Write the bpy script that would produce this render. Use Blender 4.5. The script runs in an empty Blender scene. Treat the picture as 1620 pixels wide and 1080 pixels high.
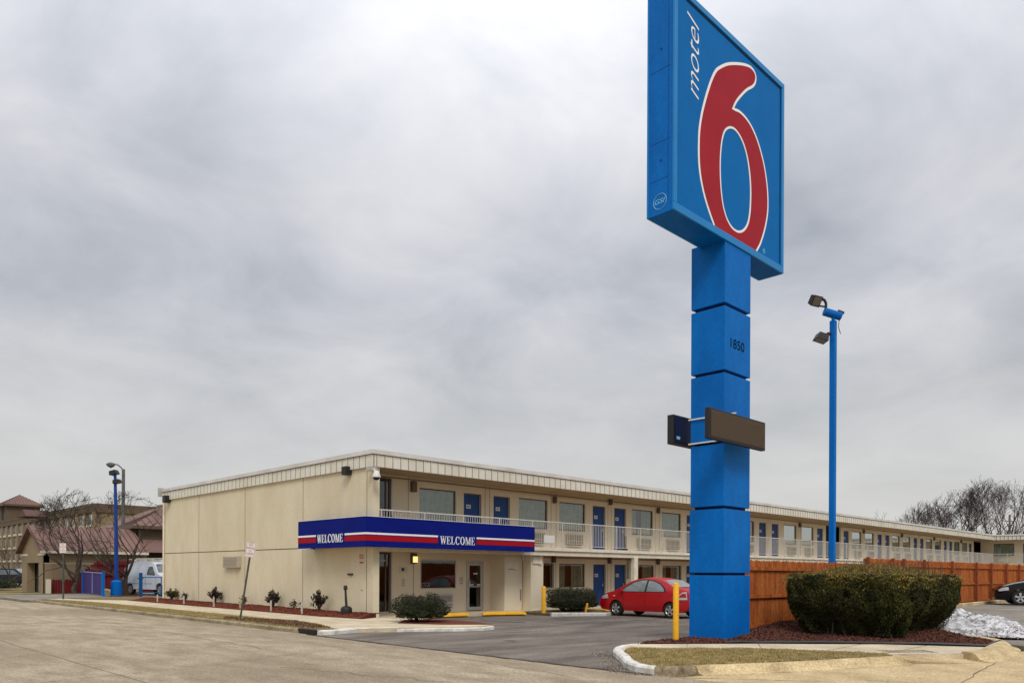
import bpy, bmesh, math, random
from mathutils import Vector, Matrix, noise as mnoise
C = bpy.context.scene.collection
scn = bpy.context.scene
PI = math.pi
rnd = random.Random(7)

# ------------------------------------------------------------------ camera
CAMH = 1.55
YAW = 0.7909
ROLL = 0.0046
cam_d = bpy.data.cameras.new("camera"); cam = bpy.data.objects.new("camera", cam_d); C.objects.link(cam)
fw = Vector((math.cos(YAW), math.sin(YAW), 0)); rt = Vector((math.sin(YAW), -math.cos(YAW), 0)); dn = Vector((0, 0, -1))
r2 = rt*math.cos(ROLL) - dn*math.sin(ROLL); d2 = rt*math.sin(ROLL) + dn*math.cos(ROLL)
up = -d2; bk = -fw
cam.matrix_world = Matrix(((r2.x, up.x, bk.x, 0), (r2.y, up.y, bk.y, 0), (r2.z, up.z, bk.z, CAMH), (0, 0, 0, 1)))
cam_d.sensor_width = 36; cam_d.lens = 1224/1620*36
cam_d.shift_y = (904.7-540)/1620; cam_d.clip_end = 6000; cam_d.clip_start = 0.1
scn.camera = cam
scn.render.resolution_x = 1024; scn.render.resolution_y = 682
scn.view_settings.view_transform = 'Standard'; scn.view_settings.look = 'None'
scn.view_settings.gamma = 1; scn.view_settings.exposure = 0.0

# ------------------------------------------------------------------ sky and sun
SUN_EL = math.radians(48); SUN_AZ = math.radians(235)     # azimuth of the sun seen from above, counter-clockwise from +X
w = bpy.data.worlds.new("World"); scn.world = w; w.use_nodes = True
nt = w.node_tree; nt.nodes.clear()
N = nt.nodes.new; K = nt.links.new
out = N('ShaderNodeOutputWorld'); bg = N('ShaderNodeBackground'); K(bg.outputs[0], out.inputs[0])
sky = N('ShaderNodeTexSky'); sky.sky_type = 'NISHITA'; sky.sun_disc = False
sky.sun_elevation = SUN_EL; sky.sun_rotation = math.radians(90) - SUN_AZ
bg.inputs['Strength'].default_value = 0.1
tc = N('ShaderNodeTexCoord'); sep = N('ShaderNodeSeparateXYZ'); K(tc.outputs['Generated'], sep.inputs[0])
def wmath(op, a, b=None, clamp=False):
    n = N('ShaderNodeMath'); n.operation = op; n.use_clamp = clamp
    for i, v in ((0, a), (1, b)):
        if v is None: continue
        if isinstance(v, (int, float)): n.inputs[i].default_value = v
        else: K(v, n.inputs[i])
    return n.outputs[0]
# cloud deck: direction projected on a flat layer so the clouds stretch into bands near the horizon
zz = wmath('ADD', wmath('MAXIMUM', sep.outputs['Z'], 0.0), 0.30)
cx = wmath('DIVIDE', sep.outputs['X'], zz); cy = wmath('DIVIDE', sep.outputs['Y'], zz)
cmb = N('ShaderNodeCombineXYZ'); K(cx, cmb.inputs[0]); K(cy, cmb.inputs[1]); cmb.inputs[2].default_value = 3.1
n1 = N('ShaderNodeTexNoise'); n1.inputs['Scale'].default_value = 3.0; n1.inputs['Detail'].default_value = 7; n1.inputs['Roughness'].default_value = 0.55
n1.inputs['Distortion'].default_value = 0.35; K(cmb.outputs[0], n1.inputs['Vector'])
n2 = N('ShaderNodeTexNoise'); n2.inputs['Scale'].default_value = 1.1; n2.inputs['Detail'].default_value = 2; K(cmb.outputs[0], n2.inputs['Vector'])
mixn = wmath('ADD', wmath('MULTIPLY', n1.outputs[0], 0.6), wmath('MULTIPLY', n2.outputs[0], 0.4))
ramp = N('ShaderNodeValToRGB'); K(mixn, ramp.inputs[0])
e = ramp.color_ramp.elements
e[0].position = 0.33; e[0].color = (0.42, 0.445, 0.50, 1)
e[1].position = 0.67; e[1].color = (0.79, 0.79, 0.815, 1)
m = ramp.color_ramp.elements.new(0.5); m.color = (0.605, 0.62, 0.665, 1)
# horizon is warmer and the overcast deck brightens towards the zenith
hz = N('ShaderNodeMapRange'); K(sep.outputs['Z'], hz.inputs[0]); hz.inputs[1].default_value = 0.0; hz.inputs[2].default_value = 0.34
mh = N('ShaderNodeMixRGB'); K(hz.outputs[0], mh.inputs[0]); mh.inputs[1].default_value = (0.655, 0.645, 0.605, 1); K(ramp.outputs[0], mh.inputs[2])
zen = N('ShaderNodeMapRange'); K(sep.outputs['Z'], zen.inputs[0]); zen.inputs[1].default_value = 0.42; zen.inputs[2].default_value = 0.95
zen.inputs[3].default_value = 1.0; zen.inputs[4].default_value = 2.3
# brighter patch of thin cloud high above the sign
dp = N('ShaderNodeVectorMath'); dp.operation = 'DOT_PRODUCT'; K(tc.outputs['Generated'], dp.inputs[0])
bd = (fw*1224 + rt*60 + Vector((0, 0, 1))*1000).normalized(); dp.inputs[1].default_value = bd
br = N('ShaderNodeMapRange'); K(dp.outputs['Value'], br.inputs[0]); br.inputs[1].default_value = 0.93; br.inputs[2].default_value = 1.0
br.inputs[3].default_value = 1.0; br.inputs[4].default_value = 1.07
gain = wmath('MULTIPLY', zen.outputs[0], br.outputs[0])
vm = N('ShaderNodeVectorMath'); vm.operation = 'SCALE'; K(mh.outputs[0], vm.inputs[0])
K(wmath('MULTIPLY', gain, 10.0), vm.inputs['Scale'])       # the background strength of 0.1 brings the cloud back to its radiance
fm = N('ShaderNodeMixRGB'); fm.inputs[0].default_value = 0.93; K(sky.outputs[0], fm.inputs[1]); K(vm.outputs[0], fm.inputs[2])
K(fm.outputs[0], bg.inputs['Color'])
sl = bpy.data.lights.new("sun", 'SUN'); sl.energy = 1.8; sl.angle = math.radians(22); sl.color = (1.0, 0.95, 0.87)
so = bpy.data.objects.new("sun", sl); C.objects.link(so)
sd = Vector((math.cos(SUN_EL)*math.cos(SUN_AZ), math.cos(SUN_EL)*math.sin(SUN_AZ), math.sin(SUN_EL)))
so.rotation_euler = (-sd).to_track_quat('-Z', 'Y').to_euler(); so.location = (0, 0, 60)

# ------------------------------------------------------------------ helpers
_m = {}
def mat(name, c, c2=None, scale=4.0, rough=0.85, bump=0.0, bscale=40.0, metal=0.0, detail=6, stretch=None, spec=0.3, lo=0.35, hi=0.65,
        c3=None, scale3=0.6, amt3=0.5, emit=None, grain=None):
    if name in _m: return _m[name]
    m = bpy.data.materials.new(name); m.use_nodes = True; t = m.node_tree; b = t.nodes['Principled BSDF']
    b.inputs['Roughness'].default_value = rough; b.inputs['Metallic'].default_value = metal; b.inputs['Specular IOR Level'].default_value = spec
    b.inputs['Base Color'].default_value = (*c, 1)
    tcn = t.nodes.new('ShaderNodeTexCoord'); src = tcn.outputs['Object']
    if stretch:
        mp = t.nodes.new('ShaderNodeMapping'); mp.inputs['Scale'].default_value = stretch; t.links.new(src, mp.inputs[0]); src = mp.outputs[0]
    col = None
    if c2 is not None:
        n = t.nodes.new('ShaderNodeTexNoise'); n.inputs['Scale'].default_value = scale; n.inputs['Detail'].default_value = detail; n.inputs['Roughness'].default_value = 0.62
        t.links.new(src, n.inputs['Vector'])
        mr = t.nodes.new('ShaderNodeMapRange'); mr.inputs[1].default_value = lo; mr.inputs[2].default_value = hi; t.links.new(n.outputs[0], mr.inputs[0])
        mx = t.nodes.new('ShaderNodeMixRGB'); mx.inputs[1].default_value = (*c, 1); mx.inputs[2].default_value = (*c2, 1)
        t.links.new(mr.outputs[0], mx.inputs[0]); col = mx.outputs[0]
        if c3 is not None:
            n3 = t.nodes.new('ShaderNodeTexNoise'); n3.inputs['Scale'].default_value = scale3; n3.inputs['Detail'].default_value = 4; t.links.new(src, n3.inputs['Vector'])
            m3 = t.nodes.new('ShaderNodeMapRange'); m3.inputs[1].default_value = 0.45; m3.inputs[2].default_value = 0.7; m3.inputs[4].default_value = amt3
            t.links.new(n3.outputs[0], m3.inputs[0])
            x3 = t.nodes.new('ShaderNodeMixRGB'); t.links.new(m3.outputs[0], x3.inputs[0]); t.links.new(col, x3.inputs[1]); x3.inputs[2].default_value = (*c3, 1)
            col = x3.outputs[0]
        if grain:
            ng = t.nodes.new('ShaderNodeTexNoise'); ng.inputs['Scale'].default_value = grain[0]; ng.inputs['Detail'].default_value = 3; t.links.new(tcn.outputs['Object'], ng.inputs['Vector'])
            gr_ = t.nodes.new('ShaderNodeMapRange'); gr_.inputs[1].default_value = 0.33; gr_.inputs[2].default_value = 0.67; gr_.inputs[3].default_value = 1-grain[1]; gr_.inputs[4].default_value = 1+grain[1]; t.links.new(ng.outputs[0], gr_.inputs[0])
            gs_ = t.nodes.new('ShaderNodeVectorMath'); gs_.operation = 'SCALE'; t.links.new(col, gs_.inputs[0]); t.links.new(gr_.outputs[0], gs_.inputs['Scale']); col = gs_.outputs[0]
        t.links.new(col, b.inputs['Base Color'])
    if bump:
        nb = t.nodes.new('ShaderNodeTexNoise'); nb.inputs['Scale'].default_value = bscale; nb.inputs['Detail'].default_value = 5
        t.links.new(src, nb.inputs['Vector'])
        bp = t.nodes.new('ShaderNodeBump'); bp.inputs['Strength'].default_value = bump; bp.inputs['Distance'].default_value = 0.02
        t.links.new(nb.outputs[0], bp.inputs['Height']); t.links.new(bp.outputs[0], b.inputs['Normal'])
    if emit:
        b.inputs['Emission Color'].default_value = (*emit[0], 1); b.inputs['Emission Strength'].default_value = emit[1]
    _m[name] = m; return m

def glassmat(name, tint, gl=0.3, rough=0.03):
    if name in _m: return _m[name]
    m = bpy.data.materials.new(name); m.use_nodes = True; t = m.node_tree; t.nodes.clear()
    o = t.nodes.new('ShaderNodeOutputMaterial'); mx = t.nodes.new('ShaderNodeMixShader'); tr = t.nodes.new('ShaderNodeBsdfTransparent'); g = t.nodes.new('ShaderNodeBsdfGlossy')
    tr.inputs[0].default_value = (*tint, 1); g.inputs[0].default_value = (0.9, 0.95, 0.95, 1); g.inputs['Roughness'].default_value = rough
    fr = t.nodes.new('ShaderNodeFresnel'); fr.inputs[0].default_value = 1.5
    ad = t.nodes.new('ShaderNodeMath'); ad.operation = 'ADD'; ad.use_clamp = True; t.links.new(fr.outputs[0], ad.inputs[0]); ad.inputs[1].default_value = gl
    t.links.new(ad.outputs[0], mx.inputs[0]); t.links.new(tr.outputs[0], mx.inputs[1]); t.links.new(g.outputs[0], mx.inputs[2]); t.links.new(mx.outputs[0], o.inputs[0])
    _m[name] = m; return m

def tag(o, label=None, cat=None, group=None, kind=None):
    if label: o['label'] = label
    if cat: o['category'] = cat
    if group: o['group'] = group
    if kind: o['kind'] = kind
    return o

def empty(name, loc=(0, 0, 0), rz=0.0, label=None, cat=None, group=None):
    o = bpy.data.objects.new(name, None); C.objects.link(o); o.location = loc; o.rotation_euler = (0, 0, rz); o.empty_display_size = 0.3
    return tag(o, label, cat, group)

def wloc(o):
    v = Vector((0, 0, 0))
    while o is not None: v += Vector(o.location); o = o.parent
    return v

class MB:
    def __init__(s): s.v = []; s.f = []
    def add(s, vs, fs):
        b = len(s.v); s.v += [tuple(x) for x in vs]; s.f += [tuple(b+i for i in f) for f in fs]; return s
    def box(s, x0, y0, z0, x1, y1, z1):
        if x0 > x1: x0, x1 = x1, x0
        if y0 > y1: y0, y1 = y1, y0
        if z0 > z1: z0, z1 = z1, z0
        return s.add([(x0, y0, z0), (x1, y0, z0), (x1, y1, z0), (x0, y1, z0), (x0, y0, z1), (x1, y0, z1), (x1, y1, z1), (x0, y1, z1)],
                     [(0, 3, 2, 1), (4, 5, 6, 7), (0, 1, 5, 4), (1, 2, 6, 5), (2, 3, 7, 6), (3, 0, 4, 7)])
    def quad(s, a, b, c, d): return s.add([a, b, c, d], [(0, 1, 2, 3)])
    def tube(s, pts, radii, n=8, cap=True):
        pts = [Vector(p) for p in pts]
        if not hasattr(radii, '__len__'): radii = [radii]*len(pts)
        vs = []; fs = []
        ref = None
        for i, p in enumerate(pts):
            d = (pts[min(i+1, len(pts)-1)] - pts[max(i-1, 0)])
            d = d.normalized() if d.length > 1e-9 else Vector((0, 0, 1))
            if ref is None: ref = Vector((1, 0, 0)) if abs(d.x) < 0.8 else Vector((0, 1, 0))
            a = ref - d*ref.dot(d)
            if a.length < 1e-6: a = d.orthogonal()
            a.normalize(); ref = a; b = d.cross(a)
            for k in range(n):
                t = 2*PI*k/n; vs.append(p + (a*math.cos(t) + b*math.sin(t))*radii[i])
        for i in range(len(pts)-1):
            for k in range(n):
                k2 = (k+1) % n; fs.append((i*n+k, i*n+k2, (i+1)*n+k2, (i+1)*n+k))
        if cap: fs.append(tuple(range(n-1, -1, -1))); fs.append(tuple((len(pts)-1)*n+k for k in range(n)))
        return s.add(vs, fs)
    def prism(s, poly, z0, z1):
        n = len(poly); a = sum(poly[i][0]*poly[(i+1) % n][1]-poly[(i+1) % n][0]*poly[i][1] for i in range(n))
        if a < 0: poly = poly[::-1]
        vs = [(x, y, z0) for x, y in poly] + [(x, y, z1) for x, y in poly]
        return s.add(vs, [tuple(range(n-1, -1, -1)), tuple(range(n, 2*n))] + [(i, (i+1) % n, n+(i+1) % n, n+i) for i in range(n)])
    def plate(s, pts, nrm, th):
        """flat polygon in space (points in order) with thickness th towards nrm"""
        nrm = Vector(nrm); n = len(pts); pts = [Vector(p) for p in pts]
        vs = pts + [p + nrm*th for p in pts]
        return s.add(vs, [tuple(range(n-1, -1, -1)), tuple(range(n, 2*n))] + [(i, (i+1) % n, n+(i+1) % n, n+i) for i in range(n)])
    def lathe(s, prof, cx=0, cy=0, n=20, axis='z'):
        vs = []; fs = []; m = len(prof)
        for k in range(n):
            t = 2*PI*k/n
            for r, h in prof:
                if axis == 'z': vs.append((cx+r*math.cos(t), cy+r*math.sin(t), h))
                else: vs.append((h, cx+r*math.cos(t), cy+r*math.sin(t)))
        for k in range(n):
            k2 = (k+1) % n
            for i in range(m-1): fs.append((k*m+i, k2*m+i, k2*m+i+1, k*m+i+1))
        return s.add(vs, fs)
    def build(s, name, m, parent=None, smooth=False, bevel=0.0, fix=False):
        off = wloc(parent) if parent else Vector((0, 0, 0))
        me = bpy.data.meshes.new(name); me.from_pydata([(x-off.x, y-off.y, z-off.z) for x, y, z in s.v], [], s.f)
        if fix or bevel:
            bm = bmesh.new(); bm.from_mesh(me)
            if fix: bmesh.ops.recalc_face_normals(bm, faces=bm.faces)
            bm.to_mesh(me); bm.free()
        me.materials.append(m); me.update()
        if smooth:
            for p in me.polygons: p.use_smooth = True
        o = bpy.data.objects.new(name, me); C.objects.link(o)
        if parent: o.parent = parent
        if bevel:
            md = o.modifiers.new('bevel', 'BEVEL'); md.width = bevel; md.segments = 2; md.limit_method = 'ANGLE'; md.angle_limit = math.radians(35)
        return o

def build_multi(name, parts, parent=None):
    """one mesh with several materials: parts = [(MB, material), ...]"""
    a = MB(); idx = []
    for mb, m in parts: a.add(mb.v, mb.f); idx += [len(idx) and 0]*0 + [m]*len(mb.f)
    o = a.build(name, parts[0][1], parent); ms = [parts[0][1]]
    for mb, m in parts[1:]:
        if m not in ms: ms.append(m); o.data.materials.append(m)
    for p, m in zip(o.data.polygons, idx): p.material_index = ms.index(m)
    return o

def children(o): return [x for x in bpy.data.objects if x.parent == o]
_kids = {}
def copy_tree(o, parent=None, loc=None, rz=None):
    c = o.copy(); C.objects.link(c); c.parent = parent
    if loc is not None: c.location = loc
    if rz is not None: c.rotation_euler = (0, 0, rz)
    if o.name not in _kids: _kids[o.name] = children(o)
    for ch in _kids[o.name]: copy_tree(ch, c)
    return c

def text_mesh(body, name, m, origin, du, dv, nrm, width=None, height=1.0, shear=0.0, parent=None, th=0.006, mirror=False):
    """lettering as real raised geometry: du/dv are the reading and up directions; fitted to width x height"""
    cu = bpy.data.curves.new(name, 'FONT'); cu.body = body; cu.shear = shear; cu.offset = -0.012 if body == 'motel' else 0.0
    o = bpy.data.objects.new(name, cu); C.objects.link(o)
    bpy.context.view_layer.update()
    dg = bpy.context.evaluated_depsgraph_get(); me = bpy.data.meshes.new_from_object(o.evaluated_get(dg))
    bpy.data.objects.remove(o)
    xs = [v.co.x for v in me.vertices]; ys = [v.co.y for v in me.vertices]
    x0, x1, y0, y1 = min(xs), max(xs), min(ys), max(ys)
    sy = height/(y1-y0); sx = sy if width is None else width/(x1-x0)
    du = Vector(du); dv = Vector(dv); nrm = Vector(nrm); org = Vector(origin)
    mb = MB()
    pts = [org + du*((v.co.x-x0)*sx) + dv*((v.co.y-y0)*sy) + nrm*th for v in me.vertices]
    mb.add(pts, [tuple(p.vertices) for p in me.polygons])
    return mb.build(name, m, parent)

def sm(t): t = max(0.0, min(1.0, t)); return t*t*(3-2*t)

def sheet(name, poly, zf, m, step=0.6, skirt=0.25, parent=None, kind='structure', amp=0.0):
    bm = bmesh.new(); f = bm.faces.new([bm.verts.new((x, y, 0)) for x, y in poly])
    bmesh.ops.recalc_face_normals(bm, faces=[f])
    if f.normal.z < 0: f.normal_flip()
    if step:
        xs = [p[0] for p in poly]; ys = [p[1] for p in poly]
        for ax, lo, hi in ((0, min(xs), max(xs)), (1, min(ys), max(ys))):
            k = lo + step*0.5
            while k < hi:
                no = (1, 0, 0) if ax == 0 else (0, 1, 0); co = (k, 0, 0) if ax == 0 else (0, k, 0)
                bmesh.ops.bisect_plane(bm, geom=bm.verts[:]+bm.edges[:]+bm.faces[:], plane_co=co, plane_no=no); k += step
        bmesh.ops.triangulate(bm, faces=bm.faces[:])
    for v in bm.verts:
        z = zf(v.co.x, v.co.y) if callable(zf) else zf
        if amp: z += amp*mnoise.noise(Vector((v.co.x*0.9, v.co.y*0.9, 3.0)))
        v.co.z = z
    if skirt:
        be = [e for e in bm.edges if e.is_boundary]
        r = bmesh.ops.extrude_edge_only(bm, edges=be)
        for v in [g for g in r['geom'] if isinstance(g, bmesh.types.BMVert)]: v.co.z -= skirt
        bmesh.ops.recalc_face_normals(bm, faces=bm.faces)
    me = bpy.data.meshes.new(name); bm.to_mesh(me); bm.free(); me.materials.append(m)
    o = bpy.data.objects.new(name, me); C.objects.link(o)
    if parent: o.parent = parent
    if kind: o['kind'] = kind
    return o

def catmull(pts, sub=6):
    out = []
    P = [pts[0]] + list(pts) + [pts[-1]]
    for i in range(1, len(P)-2):
        for k in range(sub):
            t = k/sub; a, b, c, d = P[i-1], P[i], P[i+1], P[i+2]
            out.append(tuple(0.5*((2*b[j]) + (-a[j]+c[j])*t + (2*a[j]-5*b[j]+4*c[j]-d[j])*t*t + (-a[j]+3*b[j]-3*c[j]+d[j])*t**3) for j in range(len(b))))
    out.append(tuple(pts[-1])); return out

def sweep(name, pts, prof, m, kind='structure', zf=None, top=1.0):
    """kerb: profile (offset to the left of travel, height) swept along a ground polyline; pts may carry a third value scaling the height"""
    mb = MB(); n = len(prof); vs = []; fs = []
    for i, p in enumerate(pts):
        a = pts[max(i-1, 0)]; b = pts[min(i+1, len(pts)-1)]
        d = Vector((b[0]-a[0], b[1]-a[1])).normalized(); l = Vector((-d.y, d.x)); hs = p[2] if len(p) > 2 else 1.0
        z0 = zf(p[0], p[1]) if zf else 0.0
        for o_, h in prof: vs.append((p[0]+l.x*o_, p[1]+l.y*o_, z0 + (h*hs if h > -0.2 else h)))
    for i in range(len(pts)-1):
        for k in range(n-1): fs.append((i*n+k, i*n+k+1, (i+1)*n+k+1, (i+1)*n+k))
    fs.append(tuple(range(n))); fs.append(tuple(range((len(pts)-1)*n+n-1, (len(pts)-1)*n-1, -1)))
    mb.add(vs, fs); o = mb.build(name, m, fix=True, smooth=False); o['kind'] = kind; return o

def leaves(name, m, centers, size, parent=None, kind=None, seed=1, tri=False, upbias=0.0, aspect=0.5, elong=None):
    """many small leaf faces around given points (x,y,z[,scale])"""
    r = random.Random(seed); vs = []; fs = []
    off = wloc(parent) if parent else Vector((0, 0, 0))
    for c in centers:
        s = size*(0.6+0.8*r.random())*(c[3] if len(c) > 3 else 1)
        if elong: d = Vector((elong[0]+r.gauss(0, .5), elong[1]+r.gauss(0, .5), elong[2]+r.gauss(0, .35)))
        else: d = Vector((r.gauss(0, 1), r.gauss(0, 1), r.gauss(0, 1)+upbias))
        if d.length < 1e-3: d = Vector((0, 0, 1))
        d.normalize(); a = d.cross(Vector((r.gauss(0, 1), r.gauss(0, 1), r.gauss(0, 1))))
        if a.length < 1e-3: a = d.orthogonal()
        a.normalize(); a *= s*aspect; d *= s
        p = Vector(c[:3]) - off; b = len(vs)
        if tri: vs += [p-a*0.5, p+a*0.5, p+d]; fs.append((b, b+1, b+2))
        else: vs += [p-d*0.5, p+a*0.5, p+d*0.5, p-a*0.5]; fs.append((b, b+1, b+2, b+3))
    me = bpy.data.meshes.new(name); me.from_pydata([tuple(v) for v in vs], [], fs); me.materials.append(m); me.update()
    o = bpy.data.objects.new(name, me); C.objects.link(o)
    if parent: o.parent = parent
    if kind: o['kind'] = kind
    return o

# ------------------------------------------------------------------ materials
concrete_road = mat('concrete_road', (0.255, 0.203, 0.135), (0.395, 0.325, 0.228), grain=(30, 0.28), scale=1.4, rough=0.9, bump=0.6, bscale=55, detail=12, c3=(0.20, 0.155, 0.098), scale3=0.22, amt3=0.75, stretch=(1.5, 0.6, 1))
apron_conc = mat('apron_concrete', (0.41, 0.30, 0.155), (0.56, 0.43, 0.245), grain=(24, 0.25), scale=1.6, rough=0.9, bump=0.35, bscale=70, detail=9, c3=(0.30, 0.21, 0.11), scale3=0.9, amt3=0.45)
walk_conc = mat('walk_concrete', (0.46, 0.38, 0.255), (0.62, 0.53, 0.38), grain=(30, 0.15), scale=1.5, rough=0.9, bump=0.25, bscale=80, c3=(0.33, 0.27, 0.19), scale3=0.6, amt3=0.5)
kerb_dirty = mat('kerb_concrete', (0.24, 0.19, 0.11), (0.36, 0.30, 0.19), grain=(20, 0.35), scale=2.5, rough=0.95, bump=0.4, bscale=50, c3=(0.11, 0.085, 0.05), scale3=1.2, amt3=0.6)
kerb_warm = mat('kerb_warm', (0.46, 0.35, 0.185), (0.58, 0.455, 0.26), grain=(24, 0.25), scale=2.0, rough=0.9, bump=0.3, bscale=60, c3=(0.22, 0.15, 0.07), scale3=1.3, amt3=0.7)
white_paint = mat('kerb_white_paint', (0.72, 0.71, 0.68), (0.60, 0.57, 0.51), scale=8, rough=0.8, bump=0.3, bscale=40, c3=(0.30, 0.26, 0.2), scale3=5, amt3=0.6)
asphalt = mat('asphalt', (0.120, 0.100, 0.082), (0.23, 0.195, 0.160), grain=(26, 0.35), scale=0.9, rough=0.92, bump=0.5, bscale=130, detail=10, c3=(0.06, 0.048, 0.040), scale3=0.5, amt3=0.6, stretch=(0.5, 1.5, 1))
side_asphalt = mat('asphalt_grey', (0.16, 0.14, 0.115), (0.27, 0.24, 0.20), grain=(20, 0.3), scale=0.9, rough=0.92, bump=0.4, bscale=110, detail=10, c3=(0.10, 0.09, 0.08), scale3=0.7, amt3=0.4)
faded_line = mat('faded_line', (0.36, 0.33, 0.29), (0.14, 0.125, 0.11), scale=6, rough=0.9, lo=0.4, hi=0.6)
soil = mat('soil', (0.17, 0.125, 0.07), (0.10, 0.075, 0.045), scale=3, rough=1, bump=0.6, bscale=20)
drygrass = mat('dry_grass', (0.20, 0.135, 0.05), (0.12, 0.09, 0.035), scale=2.5, rough=0.95, c3=(0.13, 0.125, 0.035), scale3=1.2, amt3=0.8)
blade_m = mat('grass_blade', (0.46, 0.34, 0.15), (0.20, 0.17, 0.065), scale=3.5, rough=0.9, c3=(0.47, 0.34, 0.15), scale3=9, amt3=0.6)
far_ground = mat('far_ground', (0.20, 0.15, 0.07), (0.13, 0.11, 0.055), scale=0.15, rough=1)
mulch = mat('mulch', (0.075, 0.026, 0.016), (0.035, 0.012, 0.010), scale=14, rough=1, bump=0.8, bscale=45)
mulch_red = mat('mulch_red', (0.17, 0.045, 0.022), (0.085, 0.020, 0.012), scale=12, rough=1, bump=0.8, bscale=45)
chip = mat('mulch_chip', (0.16, 0.055, 0.035), (0.04, 0.012, 0.009), scale=30, rough=1, c3=(0.22, 0.13, 0.09), scale3=60, amt3=0.5)
chip_red = mat('mulch_chip_red', (0.24, 0.055, 0.028), (0.08, 0.02, 0.012), scale=25, rough=1)
snow_m = mat('old_snow', (0.60, 0.60, 0.62), (0.20, 0.18, 0.16), scale=2.6, rough=0.85, bump=1.0, bscale=14, detail=12, lo=0.47, hi=0.66, c3=(0.10, 0.085, 0.07), scale3=5.5, amt3=0.85)
stucco = mat('stucco', (0.62, 0.545, 0.385), (0.69, 0.615, 0.45), scale=1.3, rough=0.95, bump=0.5, bscale=30, c3=(0.54, 0.445, 0.285), scale3=0.5, amt3=0.4, stretch=(1, 1, 0.4), grain=(9, 0.03), spec=0.1)
stucco2 = mat('stucco_facade', (0.70, 0.61, 0.45), (0.77, 0.68, 0.52), scale=0.8, rough=0.9, bump=0.2, bscale=45, c3=(0.53, 0.43, 0.31), scale3=0.4, amt3=0.35)
trim_cream = mat('trim_cream', (0.74, 0.69, 0.56), (0.63, 0.56, 0.43), scale=3, rough=0.8)
soffit_m = mat('soffit', (0.50, 0.36, 0.21), (0.42, 0.29, 0.16), scale=1.5, rough=0.85)  # white-cream boards; the walkway's shadow is put into this brown
fascia_m = mat('fascia_panel', (0.72, 0.70, 0.61), (0.66, 0.62, 0.52), scale=1.6, rough=0.6, c3=(0.46, 0.40, 0.30), scale3=0.7, amt3=0.35)
cap_m = mat('roof_cap', (0.52, 0.50, 0.46), (0.66, 0.64, 0.60), scale=1.0, rough=0.5)
joint_m = mat('joint', (0.085, 0.065, 0.045), rough=1)
white_metal = mat('white_metal', (0.58, 0.56, 0.51), (0.48, 0.45, 0.39), scale=6, rough=0.6)
door_blue = mat('door_blue', (0.006, 0.045, 0.19), (0.008, 0.06, 0.23), scale=2, rough=0.55)
frame_dark = mat('frame_bronze', (0.11, 0.075, 0.055), rough=0.5)
frame_alu = mat('frame_aluminium', (0.50, 0.48, 0.44), (0.42, 0.40, 0.36), scale=5, rough=0.45, metal=0.3)
curtain_m = mat('curtain', (0.56, 0.57, 0.44), (0.36, 0.38, 0.29), scale=3, rough=0.9)
curtain_w = mat('curtain_sheer', (0.60, 0.62, 0.58), (0.50, 0.52, 0.48), scale=3, rough=0.9)
curtain_r = mat('curtain_red', (0.11, 0.018, 0.016), (0.06, 0.01, 0.01), scale=3, rough=0.9)
interior_m = mat('interior_dark', (0.035, 0.03, 0.028), rough=1)
glass = glassmat('window_glass', (0.74, 0.82, 0.76), 0.10)
glass_dark = glassmat('window_glass_dark', (0.25, 0.27, 0.26), 0.05)
plate_m = mat('plate_white', (0.66, 0.65, 0.62), rough=0.6)
mark_m = mat('mark_dark', (0.09, 0.08, 0.08), rough=0.8)
mark_red = mat('mark_red', (0.45, 0.05, 0.05), rough=0.7)
canopy_blue = mat('canopy_navy', (0.001, 0.007, 0.15), (0.002, 0.009, 0.175), scale=1.2, rough=0.75, spec=0.12)
stripe_w = mat('stripe_white', (0.80, 0.79, 0.77), rough=0.6)
stripe_r = mat('stripe_red', (0.34, 0.004, 0.010), rough=0.7, spec=0.15)
pylon_blue = mat('pylon_blue', (0.000, 0.118, 0.43), (0.000, 0.140, 0.50), scale=2.5, rough=0.6, c3=(0.000, 0.082, 0.34), scale3=1.0, amt3=0.6, spec=0.12, stretch=(1, 1, 0.35), grain=(14, 0.07))
sign_face = mat('sign_face', (0.0, 0.132, 0.42), (0.0, 0.118, 0.385), scale=1.0, rough=0.6, spec=0.08)
sign_edge = mat('sign_edge', (0.0, 0.19, 0.52), (0.0, 0.17, 0.47), scale=2.0, rough=0.4, spec=0.3)
sign_red = mat('sign_red', (0.335, 0.018, 0.030), (0.30, 0.016, 0.028), scale=1.5, rough=0.6, spec=0.08)
sign_white = mat('sign_white', (0.80, 0.80, 0.80), rough=0.5)
groove_m = mat('groove_navy', (0.0, 0.012, 0.07), rough=0.8)
led_m = mat('led_face', (0.065, 0.048, 0.038), rough=0.8)
black_m = mat('black_metal', (0.018, 0.017, 0.018), rough=0.5)
wood_fence = mat('fence_wood', (0.40, 0.115, 0.026), (0.25, 0.060, 0.015), scale=2.2, rough=0.9, spec=0.1, stretch=(6, 6, 0.7), bump=0.35, bscale=20, grain=(12, 0.15), c3=(0.48, 0.17, 0.05), scale3=0.8, amt3=0.6)
fence_post_m = mat('fence_post_wood', (0.26, 0.055, 0.016), (0.17, 0.035, 0.012), scale=3, rough=0.85)
red_fence_m = mat('red_fence', (0.15, 0.008, 0.012), (0.10, 0.006, 0.009), scale=2, rough=0.85, stretch=(6, 6, 0.7))
yellow_m = mat('yellow_paint', (0.80, 0.42, 0.006), (0.70, 0.34, 0.01), scale=6, rough=0.55, c3=(0.5, 0.25, 0.03), scale3=9, amt3=0.35)
hedge_m = mat('hedge_leaf', (0.018, 0.024, 0.008), (0.085, 0.088, 0.024), scale=3.2, rough=0.8, c3=(0.026, 0.018, 0.012), scale3=1.3, amt3=0.8, spec=0.15)
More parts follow.
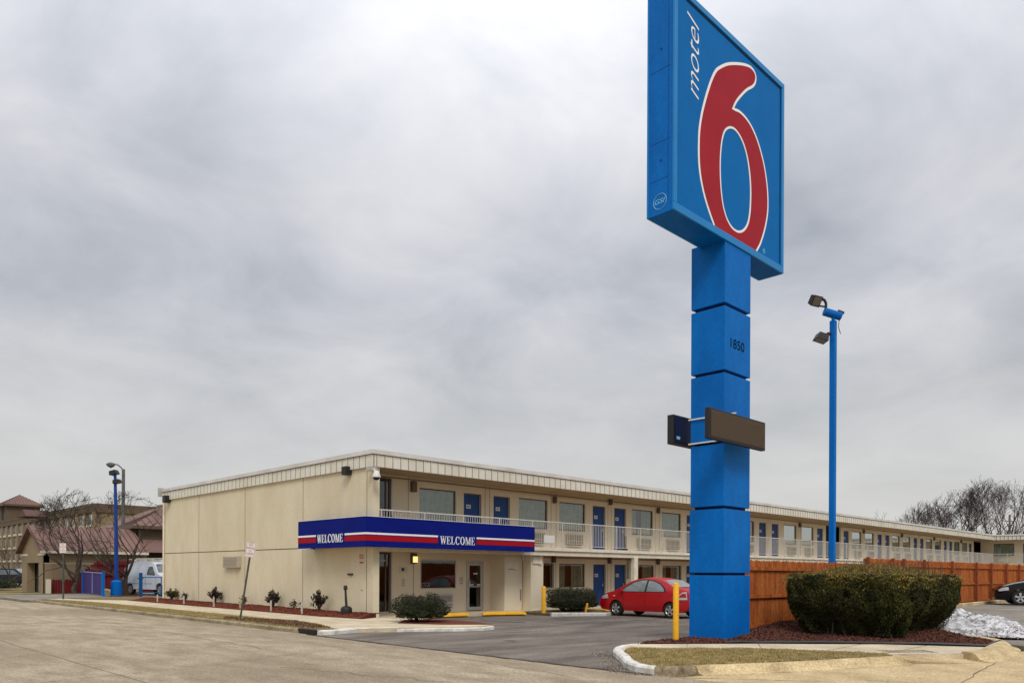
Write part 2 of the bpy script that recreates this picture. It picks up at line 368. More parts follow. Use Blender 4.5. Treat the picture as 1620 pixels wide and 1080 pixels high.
hedge_top = mat('hedge_leaf_gold', (0.17, 0.15, 0.032), (0.30, 0.17, 0.035), scale=1.8, rough=0.75, c3=(0.07, 0.08, 0.02), scale3=2.4, amt3=0.6)
bush_m = mat('bush_leaf', (0.020, 0.030, 0.012), (0.050, 0.060, 0.022), scale=4, rough=0.75, c3=(0.02, 0.012, 0.010), scale3=5, amt3=0.6)
twig_m = mat('twig', (0.030, 0.022, 0.016), (0.055, 0.040, 0.030), scale=5, rough=0.95)
bark_m = mat('bark', (0.045, 0.033, 0.026), (0.10, 0.078, 0.06), scale=5, rough=0.95, bump=0.6, bscale=30)
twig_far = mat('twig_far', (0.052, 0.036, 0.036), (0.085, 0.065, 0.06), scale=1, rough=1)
tyre_m = mat('tyre', (0.018, 0.018, 0.018), rough=0.9)
rim_m = mat('rim_alloy', (0.48, 0.48, 0.50), rough=0.35, metal=0.6)
street_pole = mat('grey_steel', (0.13, 0.13, 0.125), (0.09, 0.09, 0.088), scale=3, rough=0.6)
galv = mat('sign_post_steel', (0.06, 0.068, 0.055), (0.10, 0.105, 0.09), scale=8, rough=0.6, metal=0.3)

# ------------------------------------------------------------------ ground
LX = 10.6        # face of the kerb along the street
def z_lot(x, y): return -0.112 - 0.045*sm((x-12)/8)
def z_side(x, y): return -0.06 + 0.26*sm((x-23)/12)
g = sheet('ground', [(-2500, -2500), (3500, -2500), (3500, 3500), (-2500, 3500)], -0.40, far_ground, step=0, skirt=0)
road = sheet('road', [(-40, -60), (LX+0.02, -60), (LX+0.02, 300), (-40, 300)], -0.12, concrete_road, step=0, skirt=0.2)
# verge ground on the far side and behind the buildings
sheet('ground', [(-200, -60), (-40, -60), (-40, 400), (-200, 400)], -0.03, far_ground, step=0)
kerbA = [(10.62, 7.05), (11.15, 6.85), (11.9, 6.45), (12.7, 6.06), (13.8, 5.65), (15.0, 5.27), (15.6, 5.10)]
cross = [(LX, -60), (300, -60), (300, 4.0), (21.6, 4.0), (19.5, 4.15), (17.6, 4.0), (16.6, 4.1), (15.3, 5.0), (13.8, 5.5), (12.7, 5.95), (11.9, 6.35), (11.15, 6.75), (LX, 6.9)]
sheet('cross_street', cross, -0.116, apron_conc, step=0, skirt=0.2)
# parking lot between the building and the fence
sheet('parking_lot', [(10.45, 7.3), (11.0, 8.0), (12.5, 9.7), (13.3, 10.15), (120, 10.15), (120, 22.30), (15.3, 22.30), (15.3, 20.9), (14.9, 20.2), (15.0, 17.2), (14.3, 16.6), (12.2, 18.1), (10.45, 17.9)], z_lot, asphalt, step=2.0)
sheet('side_lot', [(20.5, 4.2), (120, 4.2), (120, 10.0), (27.0, 10.0), (23, 8.5), (21.3, 5.5)], z_side, side_asphalt, step=1.5)
sheet('entrance_drive', [(21.3, 3.6), (60, 3.6), (60, 4.25), (20.6, 4.25)], -0.09, side_asphalt, step=0)

# expansion joints and cracks in the street slab
def crack(pts, wd, z, m=joint_m, name='road_crack'):
    mb = MB()
    for i in range(len(pts)-1):
        a = Vector((*pts[i], 0)); b = Vector((*pts[i+1], 0)); d = (b-a).normalized(); l = Vector((-d.y, d.x, 0))*wd*(0.6+0.8*rnd.random())/2
        mb.quad(Vector((a.x-l.x, a.y-l.y, z)), Vector((b.x-l.x, b.y-l.y, z)), Vector((b.x+l.x, b.y+l.y, z)), Vector((a.x+l.x, a.y+l.y, z)))
    o = mb.build(name, m); o['kind'] = 'structure'; return o
crack_m = mat('crack_fill', (0.10, 0.08, 0.06), (0.16, 0.13, 0.10), scale=12, rough=1)
def wobble(a, b, n=14, amp=0.12, seed=1):
    r = random.Random(seed); out = []
    for i in range(n+1):
        t = i/n; out.append((a[0]+(b[0]-a[0])*t + r.uniform(-amp, amp)*(0 < i < n), a[1]+(b[1]-a[1])*t + r.uniform(-amp, amp)*(0 < i < n)))
    return out
crack(wobble((4.2, 2), (4.4, 90), 60, 0.05, 3), 0.016, -0.1165, crack_m)
crack(wobble((7.6, 9), (6.6, 12.4), 14, 0.12, 4), 0.012, -0.1162, crack_m)
crack(wobble((3.0, 13), (8.4, 14.2), 20, 0.1, 5), 0.012, -0.1159, crack_m)
crack(wobble((2.0, 24), (10.2, 24.2), 24, 0.08, 7), 0.02, -0.1156, crack_m)
crack(wobble((10.6, 6.85), (11.9, 5.0), 8, 0.02, 8), 0.022, -0.1105, crack_m)
crack(wobble((11.5, 3.4), (17.0, 4.0), 16, 0.03, 9), 0.018, -0.110, crack_m)
crack(wobble((12.4, 4.7), (12.9, 3.8), 8, 0.03, 11), 0.016, -0.1095, crack_m)
# dark seam where the asphalt lot meets the concrete street
seam = wobble((10.5, 7.4), (10.5, 18.3), 50, 0.03, 12)
crack(seam, 0.09, -0.1085, mat('seam_dark', (0.045, 0.036, 0.030), (0.08, 0.065, 0.055), scale=9, rough=1), 'asphalt_seam')

stain = mat('oil_stain', (0.055, 0.045, 0.038), (0.12, 0.10, 0.085), scale=5, rough=0.8, grain=(20, 0.4))
def patch(cx_, cy_, rx, ry, z, m, seed, name):
    r = random.Random(seed); pts = []
    for k in range(26):
        t = 2*PI*k/26; q = 1+0.35*mnoise.noise(Vector((math.cos(t)*1.7+seed*3, math.sin(t)*1.7, 0))); pts.append((cx_+rx*math.cos(t)*q, cy_+ry*math.sin(t)*q, z(cx_, cy_) if callable(z) else z))
    o = MB().add(pts, [tuple(range(26))]).build(name, m); o['kind'] = 'structure'
for k, (x, y, a, b) in enumerate(((18.7, 18.6, 0.35, 0.2), (21.2, 18.9, 0.25, 0.3), (24.0, 13.2, 0.2, 0.3), (17.0, 14.0, 0.14, 0.1), (13.2, 13.4, 0.12, 0.2))): patch(x, y, a, b, lambda x, y: z_lot(x, y)+0.0045, stain, k, 'oil_stain')
road_stain = mat('road_stain', (0.24, 0.185, 0.12), (0.30, 0.24, 0.16), scale=4, rough=0.9, grain=(20, 0.3))
for k, (a, b, n_) in enumerate((((7.9, 15), (8.6, 40), 40), ((5.6, 30), (5.4, 60), 40), ((9.4, 8), (9.9, 12), 14), ((6.2, 7), (8.8, 6.6), 12), ((2.5, 10), (5.5, 9.4), 14))): crack(wobble(a, b, n_, 0.06, 40+k), 0.011, -0.1150+k*0.0003, crack_m)

# kerbs
PR = [(-0.02, -0.3), (0.0, -0.02), (0.02, 0.0), (0.14, 0.005), (0.16, -0.03), (0.16, -0.3)]
def kp(pts): return pts
sweep('kerb', [(LX, y) for y in (120, 80, 60, 50, 45.6)], [(-o, h) for o, h in PR][::-1], kerb_dirty)
left_k = [(LX+0.0, 46.3, 0.2), (LX, 45.3, 1), (LX, 40), (LX, 32), (LX, 26), (LX, 21), (LX, 18.95)]
PL = [(0.02, -0.3), (0.0, -0.03), (-0.03, 0.0), (0.16, 0.005), (0.18, -0.03), (0.18, -0.3)]
sweep('kerb', left_k, [(0.0, -0.3), (0.0, -0.03), (0.03, 0.002), (0.16, 0.004), (0.17, -0.03), (0.17, -0.3)], kerb_dirty)
# storm drain opening in the kerb
o = MB().box(LX+0.02, 17.95, -0.09, LX+0.06, 18.93, -0.012).box(LX-0.005, 17.93, -0.012, LX+0.5, 18.95, 0.012).build('drain_opening', black_m); o['kind'] = 'structure'
sweep('kerb', catmull([(LX, 17.93, 1), (10.95, 17.8, 1), (11.4, 17.85, 1), (11.9, 17.9, 0.9), (12.4, 17.7, 0.3), (12.8, 17.4, 0.05)]), [(0.0, -0.3), (0.0, -0.02), (0.03, 0.012), (0.15, 0.014), (0.17, -0.03), (0.17, -0.3)], white_paint)
# white painted nose of the island
nose = catmull([(13.3, 10.12, 0.85), (12.7, 9.85, 1), (12.25, 9.5, 1), (11.6, 8.85, 1), (11.0, 8.3, 1), (10.6, 7.75, 1), (10.55, 7.35, 1)], 6)
sweep('kerb', nose, [(0.0, -0.3), (0.0, -0.02), (0.03, 0.016), (0.17, 0.016), (0.19, -0.03), (0.19, -0.3)], white_paint)
sweep('kerb', [(17.2, 10.2, 1), (15.8, 10.19, 1), (14.4, 10.17, 1), (13.3, 10.12, 0.9)], [(0.0, -0.3), (0.0, -0.02), (0.02, 0.01), (0.09, 0.01), (0.10, -0.03), (0.10, -0.3)], white_paint)
sweep('kerb', [(10.55, 7.35, 1), (10.62, 7.15, 1.02), (11.0, 6.98, 1.0), (11.15, 6.92, 1.0)], [(-0.03, -0.3), (0.0, -0.02), (0.02, 0.018), (0.17, 0.018), (0.19, -0.03), (0.19, -0.3)], mat('kerb_stained', (0.13, 0.10, 0.06), (0.30, 0.235, 0.15), scale=4, rough=0.95, bump=0.5, bscale=40, grain=(20, 0.3)))
sweep('kerb', catmull([(11.15, 6.92, 1), (11.9, 6.5, 1), (12.7, 6.08, 1), (13.8, 5.66, 1), (14.8, 5.30, 1), (15.3, 5.08, 0.9)], 6), [(-0.22, -0.3), (-0.19, -0.106), (-0.06, -0.09), (-0.01, -0.03), (0.03, 0.016), (0.17, 0.020), (0.19, -0.03), (0.19, -0.3)], kerb_warm)
sweep('kerb', catmull([(16.75, 4.28, 0.9), (17.3, 4.1, 1), (18.5, 4.22, 1), (19.8, 4.4, 1), (20.8, 4.8, 1), (21.6, 5.6, 1)], 6), [(-0.26, -0.3), (-0.20, -0.106), (-0.08, -0.08), (-0.01, 0.0), (0.06, 0.05), (0.30, 0.055), (0.32, -0.03), (0.32, -0.3)], kerb_warm)
sweep('kerb', [(27.2, 9.8), (33, 9.82), (45, 9.85), (60, 9.9)], [(0.0, -0.3), (0.0, 0.12), (0.02, 0.14), (0.16, 0.14), (0.17, -0.03), (0.17, -0.3)], kerb_warm, zf=lambda x, y: z_side(x, y))

# sidewalk along the street, then past the lot entrance
sw = [(12.2, 47.5), (13.1, 44.5), (14.0, 42.5), (14.0, 23.6), (14.3, 21.4), (15.28, 21.9), (15.28, 20.6), (14.9, 20.2), (14.9, 17.4), (15.7, 16.65), (14.9, 16.45), (14.3, 16.62), (13.6, 17.08), (12.7, 17.45), (12.3, 17.75), (11.5, 18.0), (11.4, 18.6), (11.9, 20.2), (12.0, 21.2), (11.9, 40), (11.6, 44), (11.2, 46.3)]
sheet('sidewalk', sw, 0.0, walk_conc, step=0)
for i, y in enumerate([20.2, 22.0, 23.8, 25.6, 27.4, 29.2, 31.0, 32.8, 34.6, 36.4, 38.2, 40.0]):
    if y > 21: crack([(11.93, y), (13.97, y)], 0.014, 0.003, crack_m, 'sidewalk_joint')
crack([(11.95, 20.3), (14.2, 18.9)], 0.014, 0.003, crack_m, 'sidewalk_joint')
verge = [(LX+0.15, 45.3), (11.0, 45.8), (11.6, 43.5), (11.9, 40), (12.0, 21.2), (11.9, 20.2), (11.3, 18.5), (11.2, 18.1), (LX+0.15, 18.1)]
sheet('grass_verge', verge, lambda x, y: 0.012 + 0.03*mnoise.noise(Vector((x*1.2, y*0.6, 0))), drygrass, step=0.45)
# raised red mulch bed along the end wall
def z_bed1(x, y): return 0.0 + 0.12*sm((x-14.0)/0.9) + 0.03*mnoise.noise(Vector((x*2, y*1.5, 1)))
bed1 = [(14.02, 42.4), (14.02, 23.6), (14.35, 21.55), (15.29, 22.05), (15.29, 42.4)]
sheet('mulch_bed', bed1, z_bed1, mulch_red, step=0.35)
pts = []
for k in range(9000):
    y = 21.8 + 20.6*rnd.random()**1.3; x = 14.0+1.28*rnd.random()
    if y < 23.6 and x < 14.02+(23.6-y)*0.2: continue
    pts.append((x, y, z_bed1(x, y)+0.004))
o = leaves('mulch_chips', chip_red, pts, 0.055, seed=4, aspect=0.45); tag(o, 'red wood mulch chips along the foot of the beige end wall', 'mulch', kind='stuff')
# small bed with the bush by the lobby
bed2 = [(13.9, 18.9), (14.6, 17.6), (15.7, 16.68), (16.1, 18.3), (15.8, 19.8), (15.0, 20.1)]
sheet('mulch_bed', bed2, lambda x, y: 0.015, mulch_red, step=0.3)
sweep('kerb', [(12.8, 17.4), (13.6, 17.0), (14.3, 16.55), (15.0, 16.35), (15.6, 16.5)], [(0.0, -0.3), (0.0, -0.05), (0.02, -0.03), (0.09, -0.028), (0.10, -0.06), (0.10, -0.3)], white_paint)
# walkway under the balcony
sheet('walkway', [(15.31, 20.9), (16.2, 20.6), (17.6, 22.35), (22.3, 22.35), (22.3, 22.34), (110, 22.34), (110, 23.88), (15.31, 23.88)], -0.045, walk_conc, step=0, skirt=0.3)
# planter island by the second bush
bed3 = [(22.35, 20.5), (24.3, 19.5), (24.9, 19.6), (26.6, 21.4), (26.7, 22.3), (22.6, 22.3)]
sheet('mulch_bed', bed3, -0.06, soil, step=0)
sweep('kerb', [(24.9, 19.45, 1), (24.3, 19.35, 1), (23.3, 19.85, 0.8), (22.3, 20.4, 0.4)], [(0.0, -0.3), (0.0, -0.05), (0.02, -0.03), (0.13, -0.03), (0.15, -0.07), (0.15, -0.3)][::-1], white_paint)
sweep('kerb', [(26.75, 22.2), (26.6, 21.3), (25.6, 20.2), (25.0, 19.6)], [(0.0, -0.3), (0.0, -0.06), (0.02, -0.04), (0.13, -0.04), (0.15, -0.07), (0.15, -0.3)][::-1], yellow_m)

# island in front of the sign: grass tip, sidewalk crossing, mulch bed
isl_grass = [(10.72, 7.4), (10.75, 7.75), (11.15, 8.2), (11.75, 8.75), (12.4, 9.35), (12.75, 9.5), (14.7, 7.7), (15.2, 6.6), (15.6, 5.55), (15.3, 5.3), (14.0, 5.78), (12.85, 6.2), (12.0, 6.62), (11.25, 7.02), (10.8, 7.25)]
def z_ig(x, y): return 0.018 + 0.02*mnoise.noise(Vector((x*2, y*2, 5)))
sheet('grass_verge', isl_grass, z_ig, drygrass, step=0.3)
sheet('sidewalk', [(12.3, 9.3), (12.75, 9.5), (14.7, 7.7), (15.2, 6.6), (15.62, 5.5), (16.3, 4.9), (17.2, 4.3), (18.0, 4.35), (18.85, 4.5), (17.8, 6.35), (15.8, 8.35), (13.7, 10.08), (13.3, 10.1), (12.75, 9.85)], 0.004, walk_conc, step=0)
# ramp down to the cross street
sheet('sidewalk', [(15.35, 5.12), (15.62, 5.5), (16.3, 4.95), (17.25, 4.32), (16.75, 4.05), (16.2, 4.3)], lambda x, y: 0.01-0.115*sm(((x*0.0+5.5-y) + (16-x)*0.15)/1.2+0.05), apron_conc, step=0.2)
for i in range(11):
    u = i*0.1; a = (15.95+u*0.75, 5.55-u*0.62)
    crack([(a[0], a[1]), (a[0]+0.38, a[1]+0.42)], 0.03, 0.009, mat('groove_tan', (0.17, 0.12, 0.065), rough=1), 'ramp_groove')
crack([(15.62, 5.45), (17.3, 4.25)], 0.02, 0.012, crack_m, 'sidewalk_joint')
for a, b in (((14.75, 7.65), (15.85, 8.3)), ((15.6, 5.6), (18.2, 5.6)), ((13.6, 8.7), (14.6, 9.3)), ((15.3, 6.6), (17.55, 6.7))):
    crack([a, b], 0.014, 0.0075, crack_m, 'sidewalk_joint')
def z_bed(x, y): return 0.02 + 0.10*sm((y-8.4)/1.2)*sm((x-16.2)/1.5) + 0.10*sm((x-18.5)/2)*sm((y-5.2)/1.5) + 0.03*mnoise.noise(Vector((x*1.7, y*1.7, 2)))
bed = [(13.72, 10.1), (15.85, 8.38), (17.85, 6.38), (18.85, 4.62), (20.3, 4.75), (21.4, 5.8), (22.3, 7.2), (23.6, 8.6), (26.9, 9.9), (26.9, 10.08), (17.3, 10.1)]
sheet('mulch_bed', bed, z_bed, mulch, step=0.3)
edge = MB(); ep = [(15.3, 8.82), (15.85, 8.36), (17.82, 6.36), (18.86, 4.60), (20.4, 4.72)]
for i in range(len(ep)-1):
    a, b = Vector((*ep[i], 0)), Vector((*ep[i+1], 0)); edge.tube([a+Vector((0, 0, 0.03)), (a+b)/2+Vector((0, 0, 0.045)), b+Vector((0, 0, 0.03))], 0.035, 6)
tag(edge.build('garden_edging', black_m), 'low black edging strip along the front of the dark mulch bed', 'edging')
def inpoly(x, y, P):
    c = False; j = len(P)-1
    for i in range(len(P)):
        if (P[i][1] > y) != (P[j][1] > y) and x < (P[j][0]-P[i][0])*(y-P[i][1])/(P[j][1]-P[i][1])+P[i][0]: c = not c
        j = i
    return c
def scatter(P, n, zf, seed):
    r = random.Random(seed); xs = [p[0] for p in P]; ys = [p[1] for p in P]; out = []
    while len(out) < n:
        x = r.uniform(min(xs), max(xs)); y = r.uniform(min(ys), max(ys))
        if inpoly(x, y, P): out.append((x, y, zf(x, y)))
    return out
o = leaves('mulch_chips', chip, [(x, y, z+0.01) for x, y, z in scatter(bed, 16000, z_bed, 5)], 0.075, seed=6, aspect=0.4)
tag(o, 'dark brown wood mulch chips under the big clipped hedge', 'mulch', kind='stuff')
o = leaves('grass', blade_m, scatter(isl_grass, 42000, z_ig, 8), 0.038, seed=9, tri=True, upbias=1.0, aspect=0.28)
tag(o, 'dry tan grass on the kerbed island tip in front of the sidewalk', 'grass', kind='stuff')
o = leaves('grass', blade_m, scatter(verge, 42000, lambda x, y: 0.012, 10), 0.055, seed=11, tri=True, upbias=0.9, aspect=0.28)
tag(o, 'dry tan and olive grass strip between street kerb and sidewalk', 'grass', kind='stuff')
# bare dirty patch of old leaves near the drain
o = leaves('leaf_litter', chip, [(x, y, 0.04) for x, y, z in scatter([(LX+0.2, 24), (11.3, 25), (12.0, 21.5), (11.3, 18.4), (LX+0.2, 18.4)], 3500, lambda x, y: 0, 12)], 0.06, seed=13, aspect=0.5)
tag(o, 'dark leaf litter on the grass strip beside the storm drain', 'leaf litter', kind='stuff')
grit = mat('grit', (0.33, 0.29, 0.24), (0.12, 0.09, 0.07), scale=40, rough=1)
gp = []
for k in range(900):
    t = rnd.random(); q = nose[int(t*(len(nose)-2))]; gp.append((q[0]-abs(rnd.gauss(0, .16))-0.02, q[1]-rnd.gauss(-0.05, .2), -0.106))
o = leaves('road_grit', grit, [p for p in gp if not inpoly(p[0], p[1], isl_grass)], 0.03, seed=14, aspect=0.7)
tag(o, 'loose grit and gravel gathered along the white kerb nose', 'gravel', kind='stuff')

# parking lines
def line(a, b, wd, name='parking_line', zo=0.005):
    mb = MB(); a = Vector((*a, 0)); b = Vector((*b, 0)); d = (b-a).normalized(); l = Vector((-d.y, d.x, 0))*wd/2; n = 12
    for i in range(n):
        p = a.lerp(b, i/n); q = a.lerp(b, (i+1)/n)
        mb.quad(*[Vector((v.x, v.y, z_lot(v.x, v.y)+zo)) for v in (p-l, q-l, q+l, p+l)])
    o = mb.build(name, faded_line); o['kind'] = 'structure'
line((19.35, 21.9), (18.6, 16.1), 0.1); line((22.6, 20.0), (22.2, 15.4), 0.1); line((23.4, 19.4), (23.2, 14.3), 0.1); line((26.9, 20.6), (26.9, 14.6), 0.1); line((29.7, 20.6), (29.7, 14.6), 0.1)
line((15.8, 17.6), (18.5, 16.6), 0.08)

# ------------------------------------------------------------------ motel building
X0, Y0, YW, XE = 15.31, 22.28, 23.88, 93.3
F2 = 2.62
motel = empty('motel_building', (X0, Y0, 0), 0, 'long two-storey cream motel with outdoor balcony walkway, white railing and blue doors', 'motel')
B = motel
def skin(mb, x0, x1, z0, z1, Y, ops, dep=0.12):
    """facade skin along X at plane Y facing -Y, with openings (a,b,c,d) and their reveals"""
    ops = sorted(o for o in ops if o[0] >= x0-1e-6 and o[1] <= x1+1e-6); xs = x0
    for a, b, c, d in ops:
        if a > xs: mb.quad((xs, Y, z0), (a, Y, z0), (a, Y, z1), (xs, Y, z1))
        if c > z0: mb.quad((a, Y, z0), (b, Y, z0), (b, Y, c), (a, Y, c))
        if d < z1: mb.quad((a, Y, d), (b, Y, d), (b, Y, z1), (a, Y, z1))
        mb.quad((a, Y, c), (a, Y+dep, c), (a, Y+dep, d), (a, Y, d)); mb.quad((b, Y+dep, c), (b, Y, c), (b, Y, d), (b, Y+dep, d))
        mb.quad((a, Y, d), (a, Y+dep, d), (b, Y+dep, d), (b, Y, d)); mb.quad((a, Y+dep, c), (a, Y, c), (b, Y, c), (b, Y+dep, c))
        xs = b
    mb.quad((xs, Y, z0), (x1, Y, z0), (x1, Y, z1), (xs, Y, z1))

WZ, WH, WW = 3.50, 1.32, 1.86
DW, DH = 0.98, 2.17
Dc, Wc = [22.14, 30.40, 38.62, 46.95], [26.28, 34.50, 42.78, 51.3]
updoors = []; upwins = [(18.55, 1)]
for c in Dc: updoors += [c-1.30, c+0.38]
updoors[0] = 20.83; updoors[1] = 22.50
for c in Wc: upwins += [(c-2.26, 0), (c+0.40, 0)]
updoors += [54.15, 58.75]
upwins += [(62.49-2.2, 0), (62.49+0.38, 0)]
for c, wc in ((66.83, 70.92), (75.32, 79.42), (83.77, 87.86)):
    updoors += [c-1.32, c+0.36]; upwins += [(wc-2.2, 0), (wc+0.38, 0)]
updoors += [90.7]
breeze = [(55.6, 58.2), (92.4, 96.4)]
ops_up = [(x, x+DW, F2, F2+DH) for x in updoors] + [(x, x+WW, WZ, WZ+WH) for x, k in upwins] + [(16.05, 17.18, F2, 5.05)] + [(a, b, F2, 5.05) for a, b in breeze]
wall_up = MB(); skin(wall_up, 15.6, 98.5, F2-0.02, 5.20, YW, ops_up)
wall_up.build('upper_wall', stucco2, B)
LWZ, LWH = 0.86, 1.10
gdoors = [Dc[1]-1.24, Dc[1]+0.42, Dc[2]-1.3, Dc[2]+0.38]
gwins = [24.42, 26.68, 32.36, 34.98, 40.5, 43.1]
ops_lo = [(x, x+DW, -0.07, 1.96) for x in gdoors] + [(x, x+WW, LWZ, LWZ+LWH) for x in gwins] + [(18.60, 20.43, 0.88, 2.04), (20.98, 21.92, -0.07, 2.0), (16.05, 17.18, -0.0, 2.28)]
wall_lo = MB(); skin(wall_lo, 15.6, 98.5, -0.2, 2.40, YW, ops_lo)
wall_lo.build('lower_wall', stucco2, B)
MB().box(15.6, YW+0.75, -0.2, 110.0, 40.95, 5.3).build('interior_block', interior_m, B)
MB().box(15.6, YW+0.02, F2-0.3, 98.5, YW+0.74, F2-0.03).build('floor_slab', interior_m, B)

# end wall facing the street, as one slab with recessed joints
ew = MB().box(X0, Y0, -0.2, X0+0.26, 40.98, 5.18); ew.build('end_wall', stucco, B)
MB().box(X0+0.28, 40.6, -0.2, 112, 40.98, 5.18).build('rear_wall', stucco, B)
j = MB()
for y in (22.66, 27.0, 31.9, 36.7): j.box(X0-0.004, y-0.011, 0.0, X0+0.01, y+0.011, 5.17)
j.box(X0-0.006, Y0+0.0, 2.425, X0+0.01, 40.9, 2.455) if False else j.box(X0-0.006, 26.4, 2.425, X0+0.01, 40.9, 2.455)
j.box(X0-0.003, Y0+0.4, 0.10, X0+0.01, 40.9, 0.112)
j.build('wall_joint', joint_m, B)
jf = MB()
for c in Dc+[66.83, 75.32, 83.77]:
    for o_ in (-0.14, 0.12):
        jf.box(c+o_, YW-0.006, F2, c+o_+0.022, YW+0.01, 5.18)
        if c < 45 and c > 25: jf.box(c+o_, YW-0.006, -0.1, c+o_+0.022, YW+0.01, 2.36)
for c in Wc+[62.49, 70.92, 79.42, 87.86]:
    for o_ in (-0.18, 0.16):
        jf.box(c+o_, YW-0.006, F2, c+o_+0.022, YW+0.01, 5.18)
        if c < 45: jf.box(c+o_, YW-0.006, -0.1, c+o_+0.022, YW+0.01, 2.36)
jf.box(18.0, YW-0.006, F2, 18.02, YW+0.01, 5.18); jf.box(18.26, YW-0.006, -0.1, 18.285, YW+0.01, 1.9)
jf.box(15.6, YW-0.03, 5.06, 98, YW, 5.11); jf.box(22.7, YW-0.03, 2.20, 98, YW, 2.25)
jf.build('panel_joint', mat('panel_joint', (0.28, 0.20, 0.13), rough=1), B)

# roof, fascia with upright ribs, and metal cap
MB().box(X0-0.02, Y0-0.02, 5.19, 110, 41.0, 5.60).build('roof', soffit_m, B)
def fascia_x(mb, rb, x0, x1, Y, side=-1):
    mb.box(x0, Y-0.06, 5.16, x1, Y, 5.585); k = x0+0.12
    while k < x1-0.05: rb.box(k, Y-0.064, 5.165, k+0.022, Y-0.058, 5.58); mb.box(k+0.022, Y-0.078, 5.165, k+0.045, Y-0.061, 5.58); k += 0.338
rib_m = mat('fascia_seam', (0.16, 0.13, 0.09), rough=0.9)
fm_, rb = MB(), MB(); fascia_x(fm_, rb, X0-0.05, XE, Y0-0.02)
fm_.box(X0-0.08, Y0-0.08, 5.16, X0-0.02, 41.05, 5.585); y = Y0+0.35
while y < 41: rb.box(X0-0.084, y, 5.165, X0-0.078, y+0.022, 5.58); fm_.box(X0-0.098, y+0.022, 5.165, X0-0.081, y+0.045, 5.58); y += 0.37
fm_.v, fm_.f = fm_.v, fm_.f
build_multi('fascia', [(fm_, fascia_m), (rb, rib_m)], B)
cp = MB(); cp.box(X0-0.13, Y0-0.13, 5.59, XE+0.4, Y0+0.5, 5.735); cp.box(X0-0.13, Y0+0.5, 5.59, X0+0.4, 41.1, 5.735); cp.box(X0+0.4, 40.7, 5.59, 110, 41.1, 5.735)
cp.box(X0+0.4, Y0+0.5, 5.60, 110, 40.7, 5.63)
cp.build('roof_cap', cap_m, B)
MB().box(X0-0.10, Y0-0.10, 5.582, XE, Y0-0.085+0.02, 5.592).box(X0-0.112, Y0-0.11, 5.578, XE, Y0-0.06, 5.59).box(X0-0.11, Y0-0.1, 5.576, X0-0.06, 41.05, 5.588).build('cap_shadow_gap', joint_m, B)
dsp = MB().tube([(X0-0.09, 40.9, 5.5), (X0-0.10, 41.0, 5.2), (X0-0.06, 40.93, 5.0), (X0-0.06, 40.93, 0.1)], 0.05, 8); dsp.build('downspout', trim_cream, B)
MB().box(X0-0.28, 41.0, 5.35, X0-0.02, 41.16, 5.8).build('gutter_end', frame_alu, B)

# balcony walkway slab, edge beam, posts and railing
bal = MB(); bal.box(X0+0.26, Y0-0.02, 2.47, XE, YW-0.01, F2-0.01); bal.box(X0+0.26, Y0+0.05, 2.27, XE, Y0+0.24, 2.455)
bal.build('balcony_slab', trim_cream, B)
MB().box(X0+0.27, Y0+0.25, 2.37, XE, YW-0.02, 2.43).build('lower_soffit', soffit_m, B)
for x in [30.32, 39.0, 47.7, 56.4]:
    MB().box(x, Y0+0.02, -0.15, x+0.3, Y0+0.22, 2.265).build('post', trim_cream, B)
rl = MB(); zt, zb = 3.70, 2.71
rl.box(X0+0.27, Y0-0.02, zt-0.022, XE, Y0+0.028, zt+0.022); rl.box(X0+0.27, Y0-0.012, zb-0.015, XE, Y0+0.02, zb+0.015)
x = X0+0.34; k = 0
while x < XE:
    if k % 16 == 0: rl.box(x-0.022, Y0-0.022, F2-0.1, x+0.022, Y0+0.022, zt)
    else: rl.box(x-0.008, Y0-0.004, zb, x+0.008, Y0+0.012, zt-0.02)
    x += 0.118; k += 1
rl.build('railing', white_metal, B)

# window: frame > pane, curtain
def make_curtain(w_, h_, kind, seed):
    r = random.Random(seed); mb = MB(); n = 56; vs = []; fs = []
    gap = (0.0, 0.0) if kind != 2 else (0.30, 0.52)
    for i in range(n+1):
        u = i/n; yy = 0.12 + 0.045*math.sin(u*n*0.75 + 0.5*r.random()) + 0.015*math.sin(u*19)
        vs += [(0.04+u*(w_-0.08), yy, 0.03), (0.04+u*(w_-0.08), yy, h_-0.03)]
    for i in range(n):
        if gap[0] < i/n < gap[1]: continue
        fs.append((2*i, 2*i+2, 2*i+3, 2*i+1))
    return mb.add(vs, fs)
def make_window(w_, h_, fm, cm, gm, kind=0, seed=1, name='window'):
    f = MB(); t = 0.045
    f.box(0, 0.0, 0, w_, 0.05, t); f.box(0, 0.0, h_-t, w_, 0.05, h_); f.box(0, 0.0, t, t, 0.05, h_-t); f.box(w_-t, 0.0, t, w_, 0.05, h_-t)
    o = f.build(name, fm)
    MB().quad((t, 0.02, t), (w_-t, 0.02, t), (w_-t, 0.02, h_-t), (t, 0.02, h_-t)).build('pane', gm, o)
    if kind != 3: make_curtain(w_, h_, kind, seed).build('curtain', cm, o)
    MB().box(0.0, 0.40, 0.0, w_, 0.42, h_).build('room_shade', interior_m, o)
    return o
def put(proto, x, y, z, first=[None]):
    o = proto if not proto.get('used') else copy_tree(proto)
    proto['used'] = 1; o.parent = B; o.location = (x-X0, y-Y0, z); return o
wins = [make_window(WW, WH, frame_dark, curtain_m, glass, 0, 1), make_window(WW, WH, frame_dark, curtain_w, glassmat('window_glass_bright', (0.6, 0.66, 0.62), 0.42), 0, 5), make_window(WW, WH, frame_dark, curtain_m, glass, 2, 9)]
seq = [0, 0, 0, 2, 0, 2, 0, 1, 1, 1, 1, 1, 1, 1, 1, 2, 1, 1]
allw = []
for i, (x, k) in enumerate(upwins):
    allw.append(put(wins[seq[i % len(seq)]], x, YW+0.06, WZ))
